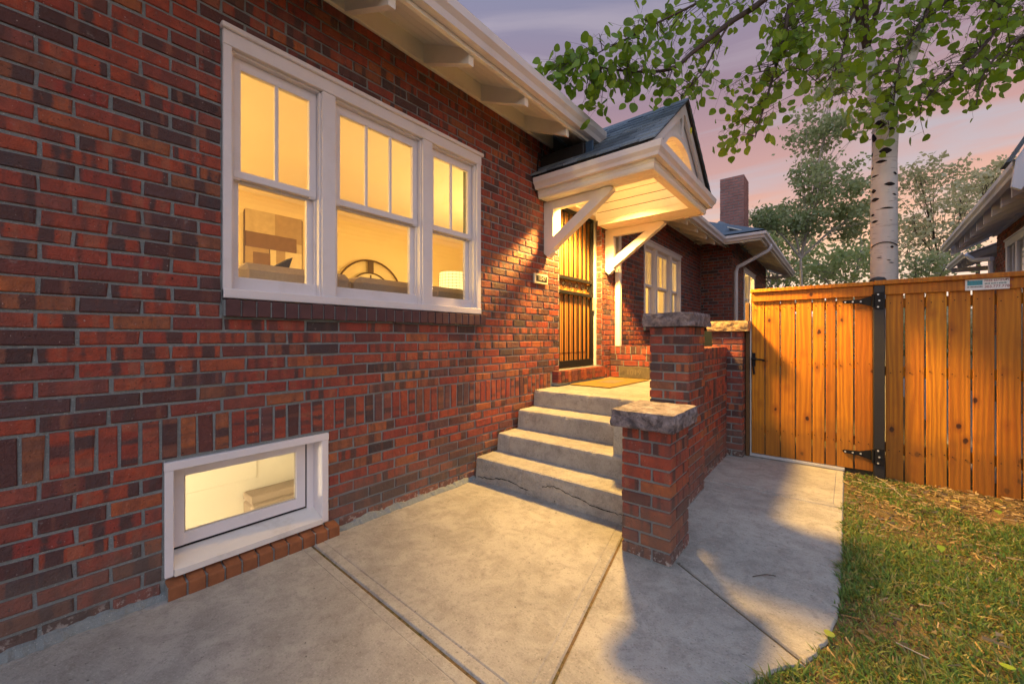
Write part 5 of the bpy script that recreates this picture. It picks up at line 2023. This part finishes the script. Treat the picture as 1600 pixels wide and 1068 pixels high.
# the rest of the crown, above and behind the frame
for _ in range(420):
    c = Vector((TX + random.gauss(-.2, 1.5), TY + random.gauss(.3, 1.3), 5.9 + random.gauss(0, .9)))
    if c.z < 4.9: c.z = 4.9 + random.random()
    dd_ = c - CAM
    F_ = -dd_.x * sY + dd_.y * cY
    if F_ < .3 or (527 - 626 * dd_.z / F_) > -60 and abs(626 * (dd_.x * cY + dd_.y * sY) / F_) < 900: continue
    for k in range(8):
        p = c + Vector((random.gauss(0, .13), random.gauss(0, .13), random.gauss(0, .13)))
        M3 = rot3(random.gauss(.25, .5), random.gauss(0, .55), random.uniform(0, 6.28))
        s = random.uniform(.7, 1.15)
        me, vs, fs = random.choice(variants)
        mass.add([tuple(p + M3 @ (Vector(q) * s)) for q in vs], fs)
fo = mass.build('foliage', LEAFI, asp, smooth=True, fix=False)
fo['kind'] = 'stuff'


def far_tree(name, label, cat, base, h_trunk, crowns, leafmat, barkmat, leafsize, r0=.09, group=None, per=70, limb_r=.02, clr=.34):
    """trunk, limbs to many leaf clumps; crowns: list of (centre, radii, n_clumps)"""
    t = thing(name, label, cat, base, group)
    bx, by, bz = base
    top = Vector((bx, by, h_trunk))
    pts = curve_pts([(bx, by, bz - .1), (bx + random.uniform(-.1, .1), by, h_trunk * .45), top], 8)
    tm = MB().tube(pts, [r0 * (1 - .6 * i / (len(pts) - 1)) for i in range(len(pts))], 9)
    tm.build('trunk', barkmat, t, smooth=True)
    lm = MB()
    V, Fc = [], []
    for c, rad, nclump in crowns:
        c = Vector(c)
        cm_ = c - Vector((0, 0, rad[2] * .8))
        fk = pts[-1] if (cm_ - pts[-1]).length < (cm_ - pts[len(pts) // 2]).length else pts[len(pts) // 2]
        main = curve_pts([fk, (fk + c) / 2 + Vector((0, 0, .1)), c, c + Vector((0, 0, rad[2] * .7))], 6)
        lm.tube(main, [limb_r * 2 * (1 - .85 * i / (len(main) - 1)) for i in range(len(main))], 5, False)
        for _ in range(nclump):
            d = Vector((random.gauss(0, 1), random.gauss(0, 1), random.gauss(0, 1))).normalized()
            q = c + Vector((d.x * rad[0], d.y * rad[1], d.z * rad[2])) * random.random() ** .42
            src = random.choice(main)
            lm.tube(curve_pts([src, (src + q) / 2 + Vector((0, 0, .05)), q], 3), [limb_r * .6, limb_r * .5, limb_r * .4, limb_r * .3, limb_r * .2], 4, False)
            cr_ = clr * random.uniform(.6, 1.25)
            nn = int(per * random.uniform(.5, 1.3))
            flat = random.uniform(.45, .8)
            P = rng.normal(0, 1, (nn, 3)) * np.array([cr_, cr_, cr_ * flat]) * .62 + np.array(q)
            A = rng.normal(0, 1, (nn, 3)); A /= np.linalg.norm(A, axis=1)[:, None]
            B = rng.normal(0, 1, (nn, 3)); B -= (B * A).sum(1)[:, None] * A; B /= np.linalg.norm(B, axis=1)[:, None]
            S = leafsize * rng.uniform(.6, 1.3, nn)[:, None]
            quad = np.stack([P - A * S * .5, P + B * S * .36 + A * S * .02, P + A * S * .55, P - B * S * .36 + A * S * .02], 1)
            V.append(quad.reshape(-1, 3))
    lm.build('limb', barkmat, t, smooth=True, fix=False)
    V = np.concatenate(V)
    nq = len(V) // 4
    me = bpy.data.meshes.new('crown')
    me.vertices.add(len(V)); me.vertices.foreach_set('co', V.astype(np.float32).ravel())
    me.loops.add(nq * 4); me.loops.foreach_set('vertex_index', np.arange(nq * 4, dtype=np.int32))
    me.polygons.add(nq); me.polygons.foreach_set('loop_start', np.arange(0, nq * 4, 4, dtype=np.int32))
    me.update(); me.validate()
    me.materials.append(leafmat)
    link('crown', me, t)
    return t


def gp(px, F): p = atF(px, 527, F); return p.x, p.y


# the airy tree behind the aspen
F1 = 11.0
b = gp(1251, F1)
far_tree('slender_tree', 'slender pale-stemmed tree left of the aspen trunk, with fine airy leaves', 'tree', (b[0], b[1], GZ), 3.4,
         [(atF(1285, 290, F1), (1.1, 1.1, .85), 38), (atF(1290, 205, F1), (.95, .95, .9), 26), (atF(1235, 345, F1), (.95, .95, .40), 24), (atF(1330, 340, F1), (.8, .8, .6), 24), (atF(1305, 130, F1), (.7, .7, .6), 11), (atF(1195, 345, F1), (.5, .5, .25), 8)],
         LEAFB, PALEBARK, .11, .07, None, 70, .014, .30)
F2 = 17.0
b = gp(1470, F2)
far_tree('broad_tree', 'broad warm-tinged tree right of the aspen trunk, before the neighbour house', 'tree', (b[0], b[1], GZ), 4.2,
         [(atF(1440, 290, F2), (1.5, 1.5, 1.1), 26), (atF(1500, 340, F2), (1.6, 1.6, 1.2), 26), (atF(1430, 360, F2), (1.3, 1.3, 1.0), 20), (atF(1540, 310, F2), (1.0, 1.0, 1.0), 12), (atF(1420, 400, F2), (1.3, 1.3, .9), 16)],
         LEAFC, BARK, .16, .12, None, 40, .022, .46)
F3 = 22.0
b = gp(1530, F3)
far_tree('tall_tree', 'dark round tree rising above the neighbour house eave', 'tree', (b[0], b[1], GZ), 6.5,
         [(atF(1545, 285, F3), (1.5, 1.5, 1.3), 24), (atF(1560, 340, F3), (1.6, 1.6, 1.2), 16)], LEAFC, BARK, .22, .16, None, 50, .03, .55)
F4 = 15.0
b = gp(1215, F4)
far_tree('leafy_shrub', 'bright green bushy tree above the house corner left of the slender stem', 'tree', (b[0], b[1], GZ), 2.4,
         [(atF(1215, 370, F4), (1.2, 1.2, .9), 24), (atF(1240, 420, F4), (1.5, 1.5, .8), 24), (atF(1190, 400, F4), (1.1, 1.1, .9), 14)], LEAFG, PALEBARK, .15, .08, None, 48, .02, .42)
F5 = 13.0
b = gp(1325, F5)
far_tree('leafy_shrub', 'loose green shrub directly left of the aspen trunk above the gate', 'shrub', (b[0], b[1], GZ), 2.0,
         [(atF(1320, 415, F5), (1.3, 1.3, .55), 20), (atF(1280, 425, F5), (1.2, 1.2, .5), 18), (atF(1345, 390, F5), (.8, .8, .7), 14)], LEAFG, PALEBARK, .13, .06, None, 40, .016, .36)
F6 = 14.0
b = gp(1440, F6)
far_tree('leafy_shrub', 'sparse shrub right of the aspen trunk above the fence', 'shrub', (b[0], b[1], GZ), 2.0,
         [(atF(1430, 420, F6), (1.2, 1.2, .5), 16), (atF(1480, 410, F6), (1.2, 1.2, .7), 18)], LEAFB, BARK, .13, .06, None, 32, .014, .40)
p0 = atF(1468, 436, 15.0)
tag(MB().tube(curve_pts([Vector((p0.x, p0.y, -.1)), p0, atF(1474, 405, 15.0), atF(1480, 380, 15.2)], 6), [.17 - .005 * i for i in range(16)], 9).build('tree_trunk', PALEBARK, None, smooth=True),
    'pale leaning tree trunk below the neighbour house gutter', 'tree trunk')
# far tree line that reads as one mass
tlm = MB()
V = []
for _ in range(900):
    a = math.radians(random.uniform(-25, 30))
    R = random.uniform(38, 60)
    c = np.array([2.5 + R * math.sin(a), R * math.cos(a), random.uniform(0, 1) ** 1.2 * (3.6 + 1.6 * noise.noise(Vector((a * 9, 0, 0))))])
    nn = 46
    P = rng.normal(0, 1, (nn, 3)) * np.array([.9, .9, .6]) + c
    A = rng.normal(0, 1, (nn, 3)); A /= np.linalg.norm(A, axis=1)[:, None]
    B = rng.normal(0, 1, (nn, 3)); B -= (B * A).sum(1)[:, None] * A; B /= np.linalg.norm(B, axis=1)[:, None]
    S = .5 * rng.uniform(.6, 1.3, nn)[:, None]
    V.append(np.stack([P - A * S * .5, P + B * S * .36, P + A * S * .5, P - B * S * .36], 1).reshape(-1, 3))
V = np.concatenate(V); nq = len(V) // 4
me = bpy.data.meshes.new('tree_line')
me.vertices.add(len(V)); me.vertices.foreach_set('co', V.astype(np.float32).ravel())
me.loops.add(nq * 4); me.loops.foreach_set('vertex_index', np.arange(nq * 4, dtype=np.int32))
me.polygons.add(nq); me.polygons.foreach_set('loop_start', np.arange(0, nq * 4, 4, dtype=np.int32))
me.update(); me.materials.append(LEAFC)
tag(link('tree_line', me), 'far mass of trees behind the gardens', 'trees', kind='stuff')
# overhead wires beyond the fence
for (pa_, pb2, r) in (((1150, 418), (1480, 402), .012), ((1150, 436), (1480, 414), .012)):
    a, b_ = atF(pa_[0], pa_[1], 18), atF(pb2[0], pb2[1], 20)
    d = (b_ - a)
    pts = [a + d * t + Vector((0, 0, -.25 * math.sin(PI * (t + .4) / 1.8))) for t in np.linspace(-.4, 1.4, 14)]
    tag(MB().tube(pts, r, 4).build('power_line', SIGNW), 'pale overhead wire strung beyond the fence, ' + ('upper of two' if pa_[1] == 418 else 'lower of two'), 'wire')

# ------------------------------------------------------------------ lawn


def in_lawn(x, yv):
    edge = np.interp(yv, [-3, .2, .55, 1.15, 1.60, 1.80, 1.885, 2.1, 2.35, 2.8, 3.78, 4.87], [1.98, 1.93, 2.05, 2.12, 2.25, 2.36, 2.43, 2.49, 2.52, 2.53, 2.535, 2.545])
    return x > edge - .012 - .03 * np.abs(np.sin(yv * 23.0) * np.sin(yv * 9.1 + 1.7))


NBL = 190000
xs = rng.uniform(1.9, 6.6, NBL * 2); yy = rng.uniform(-1.2, 4.83, NBL * 2)
dist = np.hypot(xs - 2.5, yy)
keep = in_lawn(xs, yy)
pn_ = np.array([noise.noise(Vector((a * 1.6, b * 1.6, 0))) + .5 * noise.noise(Vector((a * 5, b * 5, 4))) for a, b in zip(xs, yy)])
bare = np.clip((yy - 3.55) / 1.1, 0, 1) * np.clip(1.25 - (xs - 2.55) * .35, .35, 1)      # trampled strip before the fence
dens = np.clip(.85 + pn_ * .85 - bare * .85, .05, 1) * np.clip(1.25 - dist * .10, .35, 1)
keep &= rng.random(len(xs)) < dens
keep &= (xs < 5.6) | (rng.random(len(xs)) < .3)
xs, yy, pn_, dist, bare = xs[keep], yy[keep], pn_[keep], dist[keep], bare[keep]
n = len(xs)
h = rng.uniform(.013, .046, n) * np.clip(1.0 + pn_ * .7 - bare * .5, .35, 1.5)
az_ = rng.uniform(0, 2 * PI, n) * .55 + 1.0 + rng.normal(0, 1.2, n)
lean = rng.uniform(.35, 1.6, n) * h
wd = rng.uniform(.0015, .0034, n) * (1 + dist * .12)
dxv, dyv = np.cos(az_), np.sin(az_)
sxv, syv = -dyv, dxv
tw = rng.normal(0, .6, n)
z0 = np.full(n, GZ)
vv = np.zeros((n, 5, 3))
for j, (t, wf) in enumerate(((0, 1.0), (0, -1.0), (.55, .8), (.55, -.8), (1.0, 0.0))):
    vv[:, j, 0] = xs + dxv * lean * t ** 1.7 + sxv * wd * wf
    vv[:, j, 1] = yy + dyv * lean * t ** 1.7 + syv * wd * wf
    vv[:, j, 2] = z0 + h * (t - .28 * t * t * np.minimum(lean / h, 1.6))
me = bpy.data.meshes.new('grass')
me.vertices.add(n * 5); me.vertices.foreach_set('co', vv.astype(np.float32).ravel())
base = (np.arange(n) * 5)[:, None]
tri = np.concatenate([base + np.array([0, 1, 2]), base + np.array([1, 3, 2]), base + np.array([2, 3, 4])], 1).reshape(-1)
me.loops.add(n * 9); me.loops.foreach_set('vertex_index', tri.astype(np.int32))
me.polygons.add(n * 3); me.polygons.foreach_set('loop_start', np.arange(0, n * 9, 3, dtype=np.int32))
me.update(); me.materials.append(GRASS)
tag(link('grass', me), 'patchy half-dry lawn grass beside the path', 'grass', kind='stuff')
# dry straw and thatch lying flat between the blades
m = 9000
sx = rng.uniform(1.95, 5.8, m * 2); sy = rng.uniform(-.8, 4.85, m * 2)
k_ = in_lawn(sx - .03, sy)
k_ &= rng.random(len(sx)) < np.clip(.35 + .8 * np.clip((sy - 3.2) / 1.4, 0, 1), 0, 1)
sx, sy = sx[k_], sy[k_]
m = len(sx)
aa = rng.uniform(0, PI, m); ll = rng.uniform(.02, .075, m); ww = rng.uniform(.0010, .0022, m)
hh = GZ + rng.uniform(.004, .022, m)
qv = np.zeros((m, 4, 3))
for j, (a, b_) in enumerate(((-1, -1), (1, -1), (1, 1), (-1, 1))):
    qv[:, j, 0] = sx + np.cos(aa) * ll * .5 * a - np.sin(aa) * ww * b_
    qv[:, j, 1] = sy + np.sin(aa) * ll * .5 * a + np.cos(aa) * ww * b_
    qv[:, j, 2] = hh + rng.normal(0, .005, m) * a
me = bpy.data.meshes.new('straw')
me.vertices.add(m * 4); me.vertices.foreach_set('co', qv.astype(np.float32).ravel())
me.loops.add(m * 4); me.loops.foreach_set('vertex_index', np.arange(m * 4, dtype=np.int32))
me.polygons.add(m); me.polygons.foreach_set('loop_start', np.arange(0, m * 4, 4, dtype=np.int32))
me.update(); me.materials.append(STRAW)
tag(link('straw', me), 'dry straw and clippings strewn over the lawn and fence foot', 'straw', kind='stuff')

fl_desc = [((1470, 856), 'fallen yellow-green leaf in the middle of the lawn'), ((1301, 1001), 'fallen pale green leaf at the ragged path edge'),
           ((1437, 748), 'bright green leaf lying at the fence foot nearest the black post'), ((1558, 800), 'yellow-green leaf on the lawn at right near the fence'),
           ((1500, 787), 'small fallen leaf on the bare soil before the fence'), ((1585, 1054), 'fallen leaf in the grass at the bottom right corner')]
for i, ((px, py), lab) in enumerate(fl_desc):
    p = onZ(px, py, .012 if i != 1 else .0)
    vs, fs = leaf_verts(random.uniform(.042, .058), random.uniform(.034, .044), .7)
    M3 = Matrix.Rotation(random.uniform(0, 6.28), 3, 'Z') @ Matrix.Rotation(PI / 2 + random.uniform(-.3, .3), 3, 'X')
    mb = MB().add([tuple(p + M3 @ Vector(q) + Vector((0, 0, .012))) for q in vs], fs)
    tag(mb.build('fallen_leaf', FALLEN, None, smooth=True, fix=False), lab, 'leaf', 'leaves fallen on the lawn')
lit = MB()
for _ in range(420):
    if random.random() < .6:
        x_, y_ = random.uniform(2.56, 5.2), 4.83 - abs(random.gauss(0, .30))
    else:
        x_, y_ = random.uniform(2.3, 5.0), random.uniform(.6, 4.8)
    if not in_lawn(np.array([x_ - .02]), np.array([y_]))[0]: continue
    vs, fs = leaf_verts(random.uniform(.014, .036), random.uniform(.010, .022), random.uniform(-1, 1))
    M3 = Matrix.Rotation(random.uniform(0, 6.28), 3, 'Z') @ Matrix.Rotation(PI / 2 + random.uniform(-.6, .6), 3, 'X')
    lit.add([tuple(Vector((x_, y_, GZ + random.uniform(.006, .02))) + M3 @ Vector(q)) for q in vs], fs)
LITTER = leaf_mat('leaf_litter', [(.10, .055, .03), (.20, .11, .05), (.34, .22, .11), (.42, .34, .22), (.05, .035, .03)], True, .1, .8)
tag(lit.build('leaf_litter', LITTER, None, fix=False), 'small dead brown leaves scattered along the fence foot and lawn', 'leaf litter', kind='stuff')
# seedlings at the fence foot
for (px, py, lab) in ((1450, 752, 'two-leaved seedling sprouting at the fence foot, left one'), (1530, 768, 'low seedling sprouting at the fence foot, right one')):
    p = onZ(px, py, GZ)
    t = thing('seedling', lab, 'plant', tuple(p), 'seedlings at the fence foot')
    MB().tube([p, p + Vector((.002, 0, .05))], .0015, 5).build('stem', GRASS, t)
    for s in (-1, 1):
        vs, fs = leaf_verts(.06, .032, .3)
        M3 = Matrix.Rotation(s * 1.35 + .2, 3, 'Z') @ Matrix.Rotation(1.25, 3, 'X')
        MB().add([tuple(p + Vector((.002, 0, .05)) + M3 @ Vector(q)) for q in vs], fs).build('leaf', FALLEN, t, smooth=True, fix=False)
# twigs
for pts_, lab in ((((1176, 900), (1196, 897), (1212, 899)), 'thin dark twig lying on the shaded path slab'), (((1368, 744), (1390, 758), (1410, 776)), 'pale dry stalk lying at the foot of the black post'),
                  (((1400, 1003), (1425, 1015), (1452, 1028)), 'pale dry stem lying in the grass near the bottom edge'), (((1340, 748), (1375, 760), (1402, 764)), 'long dry stalk on the bare soil left of the black post')):
    z = .006 if 'path' in lab else .01
    P3 = [onZ(a, b_, z) for a, b_ in pts_]
    tag(MB().tube(curve_pts(P3, 6), .0022, 5).build('dry_stick', BARK if 'dark' in lab else PALEBARK), lab, 'twig')
